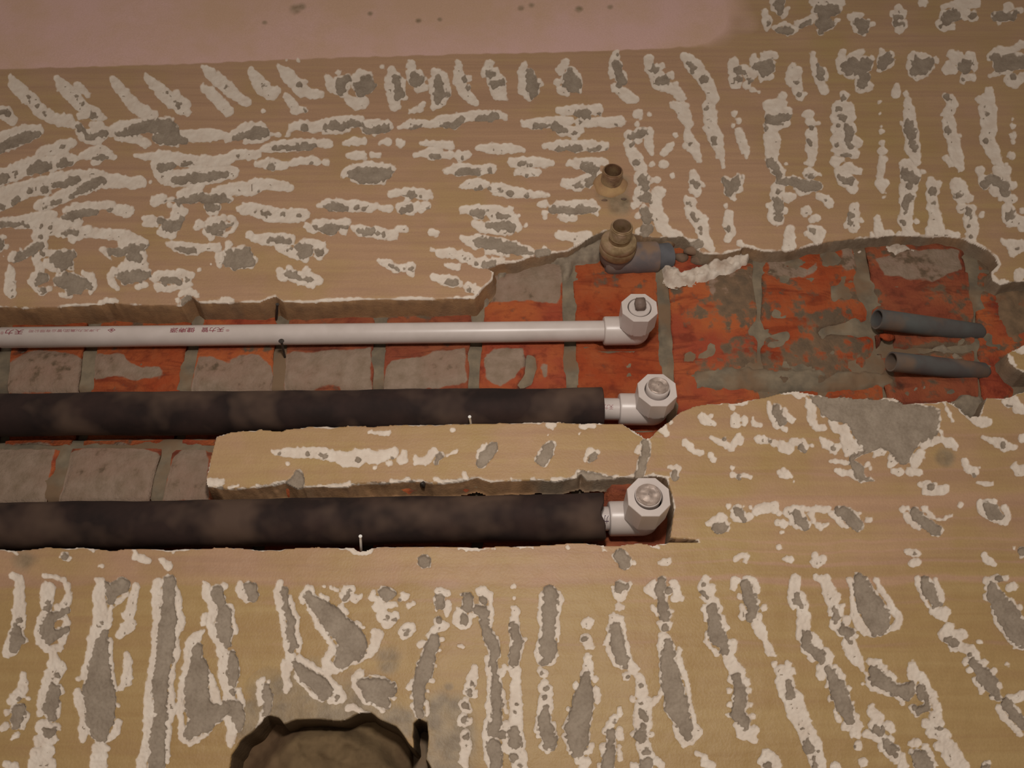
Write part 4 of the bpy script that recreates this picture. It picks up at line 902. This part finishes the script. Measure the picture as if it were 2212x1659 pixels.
pat = {k: ext(a, a[bnd] if k in ('ap', 'ad') else {'aw': 40., 'ag': 40.}.get(k, 0.0))[used] for k, a in ATT.items()}
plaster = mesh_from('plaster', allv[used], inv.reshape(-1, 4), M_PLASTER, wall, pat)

fm = np.nonzero(is_mark)[0]
order = np.argsort(own_f[fm], kind='stable')
fm = fm[order]
ids, starts = np.unique(own_f[fm], return_index=True)
for k, st in enumerate(starts):
    en = starts[k + 1] if k + 1 < len(starts) else len(fm)
    f = Q[fm[st:en]]
    if len(f) < 4:
        continue
    used, inv = np.unique(f, return_inverse=True)
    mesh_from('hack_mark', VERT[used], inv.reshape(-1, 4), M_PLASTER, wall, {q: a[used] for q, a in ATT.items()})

# bricks -------------------------------------------------------------
RES = [pts(q) for q in (
    '14,782 60,766 95,757 150,764 185,778 192,800 178,850 2,850',
    '203,766 268,762 276,778 300,790 345,795 358,808 345,820 300,821 245,812 208,818 195,800',
    '428,772 455,770 495,787 520,770 560,765 572,778 590,790 593,850 412,850 418,800',
    '615,765 700,757 800,752 804,850 740,850 735,832 612,850',
    '832,792 845,782 880,776 940,760 1006,750 1008,826 960,838 832,846',
    '1043,772 1070,755 1130,752 1137,775 1142,790 1120,800 1115,820 1080,832 1048,822',
    '1168,790 1180,786 1186,800 1180,818 1170,812',
    '1060,612 1100,572 1212,556 1216,620 1205,655 1100,650 1065,655 1042,648',
    '1655,545 1690,538 1700,572 1692,588 1740,592 1762,580 1752,602 1700,617 1660,612 1650,580',
    '1810,540 1835,545 1840,600 1815,600',
    '1880,572 1950,552 2060,556 2064,600 2000,622 1900,606',
    '1520,622 1560,600 1625,610 1620,650 1540,662',
    '-90,960 125,960 112,1000 100,1090 -100,1090',
    '150,978 190,964 260,956 330,976 352,986 322,1090 128,1090',
    '372,992 400,966 447,960 452,1082 345,1082',
)]
DARK = [pts(q) for q in (  # burnt and charcoal patches; also the black shade of gouges, painted in
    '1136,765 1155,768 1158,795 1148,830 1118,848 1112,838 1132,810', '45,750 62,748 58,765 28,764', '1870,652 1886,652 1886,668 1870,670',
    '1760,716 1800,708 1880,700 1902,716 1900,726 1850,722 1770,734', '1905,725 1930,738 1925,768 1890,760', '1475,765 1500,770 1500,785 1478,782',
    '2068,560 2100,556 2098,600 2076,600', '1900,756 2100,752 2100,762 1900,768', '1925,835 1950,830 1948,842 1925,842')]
JU = [((-410, 700), (-450, 845)), ((-205, 700), (-230, 845)), ((12, 700), (5, 845)), ((202, 700), (183, 845)), ((425, 700), (400, 845)), ((610, 700), (600, 845)),
      ((822, 700), (817, 845)), ((1034, 650), (1023, 845)), ((1224, 590), (1236, 845)), ((1428, 590), (1446, 845)), ((1630, 600), (1642, 845)),
      ((1846, 550), (1872, 680)), ((2086, 560), (2112, 845)), ((2292, 560), (2330, 845)), ((2500, 560), (2550, 845))]
JL = [((-330, 965), (-380, 1085)), ((-95, 965), (-130, 1085)), ((146, 965), (112, 1085)), ((362, 965), (336, 1085)), ((580, 965), (566, 1085)), ((800, 965), (795, 1085)),
      ((1030, 965), (1030, 1085)), ((1247, 965), (1248, 1085)), ((1460, 965), (1480, 1085)), ((1680, 965), (1710, 1085))]


SMEAR = [(pts(q), a) for q, a in (
    ('1500,738 1650,728 1700,742 1800,722 1930,742 1935,802 1700,800 1500,802', .75), ('1530,596 1642,590 1640,655 1580,690 1470,712 1450,690 1540,640', .55),
    ('1960,744 2100,742 2100,772 1980,772', .7), ('2085,560 2150,590 2150,640 2110,660 2090,620', .65), ('2160,610 2290,610 2290,740 2180,738 2150,680', .7),
    ('1880,600 2060,600 2064,640 1900,625', .4), ('1700,690 1790,700 1900,690 1900,740 1720,735', .5), ('1500,800 1930,800 1930,842 1500,842', .8), ('-100,650 1030,650 1030,684 -100,692', .6))]


def jx(j, v):
    (a, b), (c, d) = j
    return a + (v - b) * (c - a) / (d - b)


def brick(jl, jr, v0, v1, k, hl=lambda v: 12.5, hr=lambda v: 12.5):
    nu_, nv_ = 26, int(max(10, (v1 - v0) / 9))
    tt = np.linspace(0, 1, nu_)
    ss = np.linspace(v0, v1, nv_)
    V_ = np.repeat(ss[:, None], nu_, 1)
    L_ = jx(jl, V_) + hl(V_) + 3.0 * vn(V_, V_ * 0 + k * 7, 30, 40)
    R_ = jx(jr, V_) - hr(V_) + 3.0 * vn(V_, V_ * 0 + k * 7 + 3, 30, 41)
    U_ = L_ + (R_ - L_) * tt[None, :]
    V2 = V_ + 2.5 * vn(U_, V_ * 0 + k, 40, 42) * (np.abs(V_ - v0) + np.abs(v1 - V_) < (v1 - v0) + 1)
    rough = sstep(1440, 1560, U_)
    e = np.minimum(np.minimum(U_ - L_, R_ - U_), np.minimum(V_ - v0, v1 - V_))
    rs = np.full(U_.shape, 60.0)
    for q in RES:
        rs = np.minimum(rs, sd_poly(U_, V_, q))
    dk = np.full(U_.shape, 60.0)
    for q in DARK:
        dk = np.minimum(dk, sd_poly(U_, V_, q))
    d = trench_depth(U_, V_)
    d = d + 0.0006 * math.sin(k * 2.7) + 0.0008 * vn(U_, V_, 24, 43) + 0.0005 * vn(U_, V_, 10, 44)
    d = d + rough * (0.0022 * vn(U_, V_ * 2.2, 60, 45) + 0.0016 * vn(U_, V_ * 1.6, 20, 46))
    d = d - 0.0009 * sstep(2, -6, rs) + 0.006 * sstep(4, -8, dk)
    d = d + 0.0018 * np.exp(-(e / 4.0) ** 2)
    d = groove(U_, V2, d)
    smr = rough * 0.28 + 0.02
    for q, a_ in SMEAR:
        smr = np.maximum(smr, a_ * sstep(6, -8, sd_poly(U_, V_, q)))
    x, _, z = p2w(U_, V2, 0.030)
    y = d
    front = np.stack([x, y, z], -1)
    i = np.arange(nu_ * nv_).reshape(nv_, nu_)
    q = [np.stack([i[1:, :-1], i[1:, 1:], i[:-1, 1:], i[:-1, :-1]], -1).reshape(-1, 4)]
    b = np.concatenate([i[0, :-1], i[:-1, -1], i[-1, :0:-1], i[:0:-1, 0]])
    fv = front.reshape(-1, 3)
    back = fv[b].copy()
    back[:, 1] += 0.03
    n0 = nu_ * nv_
    m = len(b)
    nxt = np.roll(np.arange(m), -1)
    q.append(np.stack([b, b[nxt], n0 + nxt, n0 + np.arange(m)], -1)[:, ::-1])
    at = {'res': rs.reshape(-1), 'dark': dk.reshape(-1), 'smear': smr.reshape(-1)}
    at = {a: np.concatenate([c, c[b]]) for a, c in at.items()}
    mt = M_BRICKS[{8: 1, 9: 0, 10: 1, 11: 2, 12: 0, 3: 1, 7: 0}.get(k, (k * 5 + k // 3) % 3)]
    return mesh_from('brick', np.concatenate([fv, back]), np.concatenate(q), mt, wall, at)


HALF = {10: lambda v: 4.0 + 7.0 * sstep(700, 600, v), 11: lambda v: 3.0 + 11.0 * sstep(690, 650, v), 12: lambda v: 3.0 + 6.0 * sstep(660, 600, v)}
H0 = lambda v: 12.5
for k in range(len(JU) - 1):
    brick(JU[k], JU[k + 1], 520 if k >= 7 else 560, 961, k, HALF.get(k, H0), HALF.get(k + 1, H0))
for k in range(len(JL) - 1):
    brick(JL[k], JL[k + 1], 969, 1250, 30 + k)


# patches of old mortar, cement and crumbs still clinging to the bricks
def patch(name, poly, depth, mat, rough=0.001, L=14, seed=60, step=4.0, drop=0.012, edge=9.0, stuff=False):
    xs_, ys_ = [a for a, b in poly], [b for a, b in poly]
    g1 = np.arange(min(xs_) - 10, max(xs_) + 12, step)
    g2 = np.arange(min(ys_) - 10, max(ys_) + 12, step)
    a, b = np.meshgrid(g1, g2)
    d = sd_poly(a, b, poly) + 3.0 * vn(a, b, 12, seed) + 1.5 * vn(a, b, 6, seed + 1)
    dz = depth if not callable(depth) else depth(a, b)
    dd = dz + rough * vn(a, b, L, seed + 2) + 0.5 * rough * vn(a, b, L * 0.4, seed + 3) + drop * sstep(-edge, 3, d)
    x, _, z = p2w(a, b, dz)
    y = dd
    i = np.arange(a.size).reshape(a.shape)
    q = np.stack([i[1:, :-1], i[1:, 1:], i[:-1, 1:], i[:-1, :-1]], -1).reshape(-1, 4)
    mn = np.minimum(np.minimum(d[:-1, :-1], d[1:, :-1]), np.minimum(d[:-1, 1:], d[1:, 1:])).reshape(-1)
    q = q[mn < 2]
    used, inv = np.unique(q, return_inverse=True)
    o = mesh_from(name, np.stack([x, y, z], -1).reshape(-1, 3)[used], inv.reshape(-1, 4), mat, wall)
    if stuff:
        o['kind'] = 'stuff'
    return o


patch('cement_patch', pts('1030,655 1040,628 1068,600 1066,584 1080,570 1115,564 1180,548 1230,543 1275,518 1318,496 1375,506 1372,530 1300,548 1292,562 1242,566 1236,602 1214,604 1208,566 1150,562 1108,580 1078,612 1052,650'),
      lambda a, b: 0.007 + 0.012 * sstep(520, 630, b), M_CEMENT, 0.0012, 16, 60)
patch('mortar_patch', pts('1502,798 1560,790 1650,795 1800,797 1925,804 1938,832 1850,843 1650,844 1504,840'), lambda a, b: trench_depth(a, b) - 0.0026, M_MORTAR, 0.0015, 20, 64, 4.0, 0.005, 7)
patch('mortar_patch', pts('2005,748 2040,742 2075,762 2090,772 2085,782 2040,772'), lambda a, b: trench_depth(a, b) - 0.0012, M_CEMENT, 0.0015, 14, 76, 4.0, 0.005, 7)
patch('mortar_patch', pts('2060,862 2078,846 2120,850 2132,870 2120,902 2086,896'), 0.016, M_CEMENT, 0.0015, 14, 78)
patch('mortar_patch', pts('2140,602 2160,606 2260,612 2260,742 2196,744 2170,700 2150,650'), lambda a, b: trench_depth(a, b) - 0.0012, M_MORTAR_BROWN, 0.0016, 24, 82, 4.0, 0.005, 7)
patch('mortar_patch', pts('1960,818 2000,815 2010,838 1975,846'), lambda a, b: trench_depth(a, b) - 0.0012, M_CEMENT, 0.0015, 12, 86, 4.0, 0.005, 7)
patch('plaster_crumbs', pts('1432,560 1446,554 1457,572 1470,583 1495,575 1528,570 1540,558 1580,548 1600,542 1623,549 1612,568 1588,583 1558,588 1546,597 1505,601 1480,607 1453,608 1437,596'), 0.011, M_CRUMB, 0.0035, 11, 90, 3.0, 0.010, 6)
patch('plaster_crumbs', pts('1912,528 1930,520 1952,524 1978,538 1975,545 1945,545 1935,552 1920,540'), 0.015, M_CRUMB, 0.002, 9, 94, 3.0, 0.01, 6)
patch('plaster_crumbs', pts('1818,550 1840,541 1868,534 1866,545 1830,553'), 0.016, M_CRUMB, 0.002, 9, 98, 3.0, 0.01, 5)


def lump(name, u, v, d, r, mat, seed, flat=(1, 0.7, 0.7)):
    bm = bmesh.new()
    bmesh.ops.create_icosphere(bm, subdivisions=2, radius=1.0)
    rs_ = np.random.RandomState(seed)
    c = P(u, v, d)
    k = rs_.uniform(-1, 1, (3, 3))
    for q in bm.verts:
        n = 1 + 0.22 * math.sin(3 * q.co.x * k[0, 0] + 4 * q.co.y * k[0, 1] + 2) + 0.16 * math.sin(5 * q.co.z * k[1, 0] + 4 * q.co.x * k[1, 1]) + rs_.uniform(-0.05, 0.05)
        q.co = c + Vector((q.co.x * flat[0], q.co.y * flat[1], q.co.z * flat[2])) * (r * n)
    o = bm_obj(name, bm, mat, None)
    o.parent = wall
    return o


lump('stone', 1472, 557, 0.018, 0.0085, M_STONE, 1)
lump('stone', 1516, 561, 0.018, 0.011, M_STONE, 2, (1.2, .7, .7))
lump('stone', 1498, 542, 0.012, 0.010, M_STONE, 3, (1.2, .7, .6))
lump('stone', 1436, 530, 0.016, 0.012, M_MORTAR_BROWN, 4, (1.3, .7, .7))
lump('brick_chip', 1916, 729, 0.016, 0.0075, M_BRICKS[1], 5, (1.2, .6, .6))
lump('brick_chip', 1902, 716, 0.026, 0.006, M_MORTAR_BROWN, 6)
for o_ in [o for o in COL.objects if o.name.startswith('brick_chip')]:
    n_ = len(o_.data.vertices)
    for k_2, val in (('res', 60.), ('dark', 60.), ('smear', 0.)):
        a_ = o_.data.attributes.new(k_2, 'FLOAT', 'POINT')
        a_.data.foreach_set('value', np.full(n_, val, dtype=np.float32))

# the round hole below, filled with dirty cement
patch('cement_fill', pts('480,1780 486,1660 494,1630 515,1600 545,1572 580,1550 640,1545 720,1548 780,1535 830,1550 862,1568 896,1620 886,1590 886,1556 905,1546 926,1556 932,1600 926,1640 936,1662 938,1780'),
      lambda a, b: 0.013 + 0.022 * sstep(160, 196, np.hypot(a - 705, (b - 1765) * 0.95)) + 0.020 * sstep(884, 900, a), M_FILL, 0.003, 26, 110, 5.0, 0.004, 8)


# ------------------------------------------------------------------ pipes
def oct_r(th, ro):
    a = math.pi / 4
    t = ((th + a / 2) % a) - a / 2
    return ro * math.cos(a / 2) / math.cos(t)


def fitting(root, E, pdir, rs, L, ro, face_d, bore, plug):
    """90 degree elbow: socket back along the pipe, eight-sided threaded collar straight out of the wall"""
    out = Vector((0, -1, 0))
    h = E.y - face_d
    bm = bmesh.new()
    sock = [(0.0, rs * .2), (-rs * 0.2, rs * 0.98), (0, rs), (L - 0.0025, rs), (L - 0.0008, rs - 0.0006), (L, rs - 0.002), (L, R_PIPE + 0.0002), (L - 0.012, R_PIPE + 0.0002)]
    lathe(bm, E, -pdir, sock[2:], 44)
    prof = []
    for k in range(9):
        a = -math.pi / 2 + k * math.pi / 16
        prof.append((rs * math.sin(a), max(rs * math.cos(a), 1e-5)))
    y0 = h * 0.26
    prof += [(y0, rs), (h * 0.55, rs * 0.99)]
    lathe(bm, E, out, prof, 48)
    bm_obj('elbow', bm, M_PPR, root, True, R(40))
    bm = bmesh.new()
    yy = [y0 + (h - y0) * q for q in (0, .04, .08, .13, .18, .24, .30, .36, .42, .5, .6, .8, 0.985)]

    def rm(s, r, th):
        if r < 0:
            return -r
        return min(oct_r(th, ro), rs * 0.985 + (s - y0) * 0.85)
    pr = [(s, 1.0) for s in yy] + [(h, -1.0)]

    def rm2(s, r, th):
        if r == -1.0:
            return oct_r(th, ro) - 0.0005
        if r < 0:
            return -r
        return rm(s, r, th)
    pr += [(h, -bore), (h - 0.0015, -(bore - 0.0004)), (h - 0.010, -(bore - 0.0006))]
    lathe(bm, E, out, pr, 96, False, rm2)
    bm_obj('collar', bm, M_PPR, root, True, R(24))
    plug(root, E, out, h, bore)


def pipe_tube(root, a, b, r, name='pipe', mat=None, wallr=0.0035, n=40):
    bm = bmesh.new()
    L = (b - a).length
    lathe(bm, a, b - a, [(0.02, r - wallr), (0.0, r - wallr), (0.0, r - 0.0004), (0.0005, r), (L * .25, r), (L * .5, r), (L * .75, r), (L, r)], n)
    return bm_obj(name, bm, mat or M_PPR, root, True, R(40))


def plug_square(root, E, out, h, bore):
    bm = bmesh.new()
    r = bore - 0.0013
    lathe(bm, E, out, [(h - 0.012, r), (h - 0.0005, r), (h + 0.0006, r - 0.0008), (h + 0.0008, 0.0005)], 40)
    pl = bm_obj('plug', bm, M_PPR, root, True, R(35))
    bm = bmesh.new()
    c = E + out * (h + 0.006)
    bmesh.ops.create_cube(bm, size=1.0, matrix=Matrix.Translation(c) @ Matrix.Rotation(R(-4), 4, 'Y') @ Matrix.Diagonal((0.0116, 0.012, 0.0122, 1)))
    bmesh.ops.bevel(bm, geom=list(bm.edges), offset=0.0012, segments=2, affect='EDGES')
    o = bm_obj('square_head', bm, M_PEG, None, True, R(40))
    o.parent = pl


def plug_round(rise, face_r, tilt):
    def f(root, E, out, h, bore):
        ax = (out + Vector((tilt[0], 0, tilt[1]))).normalized()
        r = bore - 0.0012
        bm = bmesh.new()
        lathe(bm, E, ax, [(h - 0.012, r), (h + rise * 0.5, r), (h + rise - 0.0006, r - 0.0008), (h + rise, r - 0.0016), (h + rise - 0.001, face_r)], 40)
        pl = bm_obj('plug', bm, M_PPR, root, True, R(35))
        bm = bmesh.new()

        def rm(s, r_, th):
            return r_
        lathe(bm, E, ax, [(h + rise - 0.003, face_r), (h + rise + 0.0004, face_r), (h + rise + 0.0012, face_r - 0.0012), (h + rise + 0.0006, face_r - 0.0025), (h + rise - 0.0004, face_r * 0.6), (h + rise + 0.001, face_r * 0.3), (h + rise + 0.0014, 0.0004)], 40)
        for q in bm.verts:
            q.co += Vector((math.sin(q.co.x * 900), math.sin(q.co.z * 800 + q.co.x * 300), math.cos(q.co.z * 700))) * 0.00025
        o = bm_obj('metal_cap', bm, M_METAL, None, True, R(50))
        o.parent = pl
    return f


def text_on_pipe(root, parent, body, A, axis, r, u0, u1, ax, h, phi, mat, name='printed_text', flip=True, gap=1.0):
    """flat lettering wrapped on the pipe between photo columns u0..u1; upside down as on the wall"""
    cu = bpy.data.curves.new('t', 'FONT')
    cu.body = body
    cu.size = 1.0
    cu.resolution_u = 2
    cu.space_character = gap
    cu.offset = 0.006
    to = bpy.data.objects.new('t', cu)
    COL.objects.link(to)
    bpy.context.view_layer.update()
    me = bpy.data.meshes.new_from_object(to.evaluated_get(bpy.context.evaluated_depsgraph_get()))
    bpy.data.objects.remove(to)
    bpy.data.curves.remove(cu)
    co = np.array([v_.co[:] for v_ in me.vertices])
    lo, hi = co.min(0), co.max(0)
    f = (co - lo) / np.maximum(hi - lo, 1e-6)
    z = axis.normalized()
    fr = Vector((0, -CP, -SP))
    fr = (fr - z * fr.dot(z)).normalized()
    upv = z.cross(fr)
    if upv.z < 0:
        upv = -upv
    xa = (P(u0, ax_v(ax, u0), A.y) - A).dot(z)
    xb = (P(u1, ax_v(ax, u1), A.y) - A).dot(z)
    rr_ = r + 0.00025
    new = []
    for fx, fy, _ in f:
        t = 1 - fx if flip else fx
        g = (0.5 - fy if flip else fy - 0.5) * h
        an = phi + g / r
        new.append(A + z * (xa + (xb - xa) * t) + fr * (rr_ * math.cos(an)) + upv * (rr_ * math.sin(an)))
    for q, p in zip(me.vertices, new):
        q.co = p
    me.materials.clear()
    me.materials.append(mat)
    o = bpy.data.objects.new(name, me)
    COL.objects.link(o)
    o.parent = parent
    return o


# white pipe
A1, B1 = P(AX1[0][0], AX1[0][1], PIPE_D), P(AX1[1][0] + 15, ax_v(AX1, AX1[1][0] + 15), PIPE_D)
E1 = P(1371, 714.2, PIPE_D)
root = thing('water_pipe', (A1 + B1) / 2, 'bare white plastic water pipe with red print, topmost in the wall trench', 'pipe')
pp = pipe_tube(root, A1, B1, R_PIPE)
d1 = (B1 - A1).normalized()
sock_len = (E1 - P(1303, 715, PIPE_D)).length
fitting(root, E1, d1, 0.0176, sock_len, 0.0222, toward_camera(1371, 714.2, PIPE_D, 664), 0.0140, plug_square)
TX = ((376, 429, '健康源'), (443, 491, '天力管'))
for a_, b_, tx in TX:
    text_on_pipe(root, pp, tx, A1, d1, R_PIPE, a_, b_, AX1, 0.0068, 0.50, M_INK)
text_on_pipe(root, pp, '®', A1, d1, R_PIPE, 495, 503, AX1, 0.003, 0.40, M_INKF)
text_on_pipe(root, pp, '◈', A1, d1, R_PIPE, 242, 259, AX1, 0.0066, 0.58, M_INK, 'printed_emblem')
text_on_pipe(root, pp, '上海天力(集团)管业有限公司', A1, d1, R_PIPE, 74, 226, AX1, 0.0048, 0.60, M_INKF)
text_on_pipe(root, pp, '天力', A1, d1, R_PIPE, 24, 62, AX1, 0.0072, 0.50, M_INK, gap=1.15)
text_on_pipe(root, pp, '®', A1, d1, R_PIPE, 14, 21, AX1, 0.004, 0.40, M_INKF)


# two insulated pipes
def insulated(ax, seed, label, E_px, stub_px, sock_px, face_v, r_sock, ro, bore, plug, ragged):
    A, B = P(-190, ax_v(ax, -190), SLV_D), P(ax[1][0], ax[1][1], SLV_D)
    E = P(E_px[0], E_px[1], PIPE_D)
    root = thing('insulated_pipe', (A + B) / 2, label, 'pipe', 'pipes in dark foam sleeves')
    bm = bmesh.new()
    L = (B - A).length
    n = 56
    ns = 150

    def rm(s, r, th):
        q = 1 + 0.018 * math.sin(s * 23 + seed) + 0.012 * math.sin(th * 3 + s * 31 + seed) + 0.010 * math.sin(th * 5 - s * 57 + 2 * seed) + 0.006 * math.sin(s * 140 + th * 2)
        return r * q if r > 0.015 else r
    prof = [(L * k / ns, R_SLV) for k in range(ns)] + [(L - 0.001, R_SLV), (L, R_SLV - 0.0012), (L, 0.0142), (L - 0.02, 0.0142)]
    rings = lathe(bm, A, B - A, prof, n, False, rm)
    if ragged:
        z = (B - A).normalized()
        for ring in rings[-4:-1]:
            for k, q in enumerate(ring):
                q.co += z * (0.0022 * math.sin(k * 2 * math.pi / n * 3 + 1) + 0.001 * math.sin(k * 2 * math.pi / n * 7))
    bm_obj('insulation_sleeve', bm, M_SLEEVE, root, True, R(50))
    d = (B - A).normalized()
    s0 = P(stub_px[0], stub_px[1], PIPE_D)
    ps = pipe_tube(root, P(stub_px[0] - 40, stub_px[1], PIPE_D), E - d * 0.002, R_PIPE)
    fitting(root, E, (E - s0).normalized(), r_sock, (E - P(sock_px[0], sock_px[1], PIPE_D)).length, ro, toward_camera(E_px[0], E_px[1], PIPE_D, face_v), bore, plug)
    return root, ps, s0, (E - s0).normalized()


r2, p2, s2, dd2 = insulated(AX2, 1.3, 'dark foam-sleeved pipe just below the bare white pipe, above the plaster ridge', (1408, 884.5), (1303, 883.5), (1336, 883), 842, 0.0182, 0.0226, 0.0140, plug_round(0.0045, 0.0112, (0.02, 0.05)), False)
text_on_pipe(r2, p2, '天力', s2, dd2, R_PIPE, 1303, 1322, ((1303, 883), (1340, 883)), 0.0058, 0.22, M_INKF)
r3, p3, s3, dd3 = insulated(AX3, 4.1, 'dark foam-sleeved pipe lowest in the trench, below the plaster ridge', (1386, 1119.5), (1297, 1121), (1314, 1121), 1073, 0.0182, 0.0226, 0.0142, plug_round(0.0022, 0.0122, (-0.01, 0.02)), True)
text_on_pipe(r3, p3, '力', s3, dd3, R_PIPE, 1302, 1312, ((1297, 1121), (1340, 1121)), 0.0085, 0.12, M_INKD, 'printed_text')


# brass tap connectors ------------------------------------------------
def nipple(root, base, face, r, mat, thread=True):
    bm = bmesh.new()
    ax = face - base
    L = ax.length
    prof = []
    n = 9
    for k in range(n):
        s = L * (0.30 + 0.66 * k / n)
        prof += [(s, r - 0.0004), (s + L * 0.025, r + 0.0003), (s + L * .05, r - 0.0004)]
    prof = [(-0.004, r)] + [(L * .1, r)] + prof + [(L * 0.97, r - .0002), (L, r - 0.0006), (L, r - 0.0020), (L * 0.5, r - 0.0024), (0.0, r - 0.0026), (-0.002, 0.0005)]
    lathe(bm, base, ax, prof, 40)
    return bm_obj('threaded_nipple', bm, mat, root, True, R(55))


b_ = P(1318, 401, 0.001)
f_ = Vector((b_.x + 0.001, toward_camera(1318, 401, 0.001, 368), b_.z))
root = thing('tap_connector', b_, 'upper brass threaded tap connector, open and set flush in the painted plaster', 'pipe fitting')
nipple(root, b_, f_, 0.0135, M_BRASSD)
bm = bmesh.new()
lathe(bm, b_, f_ - b_, [(-0.004, 0.0235), (0.002, 0.0225), (0.004, 0.0205), (0.007, 0.0165), (0.0085, 0.0132)], 40, False,
      lambda s, r, th: r * (1 + 0.05 * math.sin(3 * th + 1) + 0.03 * math.sin(7 * th)))
M_COLLAR = mat_simple('painted_mortar_ring', (178, 146, 104), (158, 124, 92), 60, 0.85, 0.2, 0, 0.4, 0.002)
bm_obj('mortar_ring', bm, M_COLLAR, root, True)
for px_, py_ in ((1305.5, 432), (1348, 430)):
    lm = lump('chip', px_, py_, -0.0005, 0.0028, M_STONE, int(px_), (1.2, .6, .6))
    lm.parent = wall

TU, TV, TD = 1330, 557, 0.010
c0 = P(TU, TV, TD)
out_at = lambda row: Vector((c0.x + 0.0016 * (TV - row) / 70, toward_camera(TU, TV, TD, row), c0.z))
c1, f2 = out_at(519), out_at(488)
nut0 = out_at(542)
root = thing('tap_connector', c0, 'lower brass threaded tap connector on a grey plastic tee at the trench edge', 'pipe fitting')
nipple(root, c1, f2, 0.0135, M_BRASS)
bm = bmesh.new()
axc = c1 - nut0
Lc = axc.length
lathe(bm, nut0, axc, [(-Lc * .15, 0.0195), (0, 0.0222), (Lc * .1, 0.0230), (Lc * 0.55, 0.0230), (Lc * 0.62, 0.0222), (Lc * 0.66, 0.0226), (Lc * 0.9, 0.0224), (Lc * 1.0, 0.0212), (Lc * 1.04, 0.0150), (Lc * 1.1, 0.013)], 48)
bm_obj('union_nut', bm, M_BRASS, root, True, R(35))
bm = bmesh.new()
t0, t1 = P(1310, 561, 0.012), P(1419, 556, 0.014)
lathe(bm, t0, t1 - t0, [(-0.003, 0.004), (-0.003, 0.015), (0, 0.0185), (0.004, 0.0200), ((t1 - t0).length * .5, 0.0200), ((t1 - t0).length * .56, 0.0208), ((t1 - t0).length - .002, 0.0208), ((t1 - t0).length, 0.0196), ((t1 - t0).length, 0.012)], 40)
lathe(bm, c0, axc, [(-0.006, 0.017), (0, 0.0205), ((nut0 - c0).length + 0.002, 0.0205)], 40)
bm_obj('tee_body', bm, M_GREYFIT, root, True, R(40))
bm = bmesh.new()
t2 = P(1444, 553, 0.017)
lathe(bm, t1 - (t2 - t1) * .3, t2 - t1, [(0, 0.0172), ((t2 - t1).length * 1.3, 0.0172), ((t2 - t1).length * 1.32, 0.015), ((t2 - t1).length * 1.32, 0.001)], 40)
bm_obj('pipe_stub', bm, M_BLUEFIT, root, True, R(40))


# grey conduits -------------------------------------------------------
def conduit(a, b, r, label):
    root = thing('conduit', b, label, 'conduit', 'grey conduits in the bricks')
    bm = bmesh.new()
    L = (b - a).length
    lathe(bm, a, b - a, [(0.06, r - 0.0022), (0.0, r - 0.0018), (0.0, r), (L * 0.3, r * 1.0), (L * .7, r * 0.98), (L, r * 0.95), (L + 0.006, r * .6)], 36)
    bm_obj('tube', bm, M_COND, root, True, R(50))
    bm = bmesh.new()
    lathe(bm, a, b - a, [(0.055, r - 0.0023), (0.055, 0.0003)], 24)
    bm_obj('dark_end', bm, M_SLEEVE_IN, root, False)


conduit(P(1894, 689, 0.001), P(2112, 719, 0.030), 0.0122, 'upper grey-blue plastic conduit stub, open end, lying in the broken bricks')
conduit(P(1925, 781, 0.003), P(2122, 803, 0.028), 0.0116, 'lower grey-blue plastic conduit stub, open end, dusty lip, lying in the broken bricks')


# nails ---------------------------------------------------------------
def nail(base, head, r, rh, mat, label):
    root = thing('nail', base, label, 'nail')
    bm = bmesh.new()
    ax = head - base
    L = ax.length
    lathe(bm, base, ax, [(-0.006, r * .6), (0, r), (L - 0.0012, r), (L - 0.0012, rh * .9), (L - 0.0006, rh), (L, rh * .9), (L, 0.0002)], 14)
    o = bm_obj('nail_body', bm, mat, None, True, R(40))
    bpy.data.objects.remove(root)
    o.name = 'nail'
    o['label'], o['category'], o['group'] = label, 'nail', 'nails holding the pipes'
    return o


nail(P(616, 774, 0.033), P(607.5, 736, 0.000), 0.0014, 0.0034, M_NAIL, 'dark steel nail under the bare white pipe, round head before the pipe')
nail(P(597, 687, 0.026), P(599, 657, -0.002), 0.0016, 0.0022, M_NAIL, 'dark steel nail driven in at the trench top just above the bare white pipe')
nail(P(1018, 920, 0.008), P(1014.5, 900, -0.0145), 0.0013, 0.0019, M_NAILB, 'bright steel nail standing against the sleeve between white pipe and plaster ridge')
nail(P(780, 1186, 0.008), P(778.5, 1158, -0.0175), 0.0013, 0.0019, M_NAILB, 'bright steel nail standing against the lowest sleeve above the hacked plaster')
o_ = lump('wall_plug', 913, 1047, 0.004, 0.0036, M_NAIL, 9, (1, 1.4, .7))
o_.parent = None
o_['label'], o_['category'] = 'small dark plug stuck in the cut underside of the plaster ridge', 'plug'
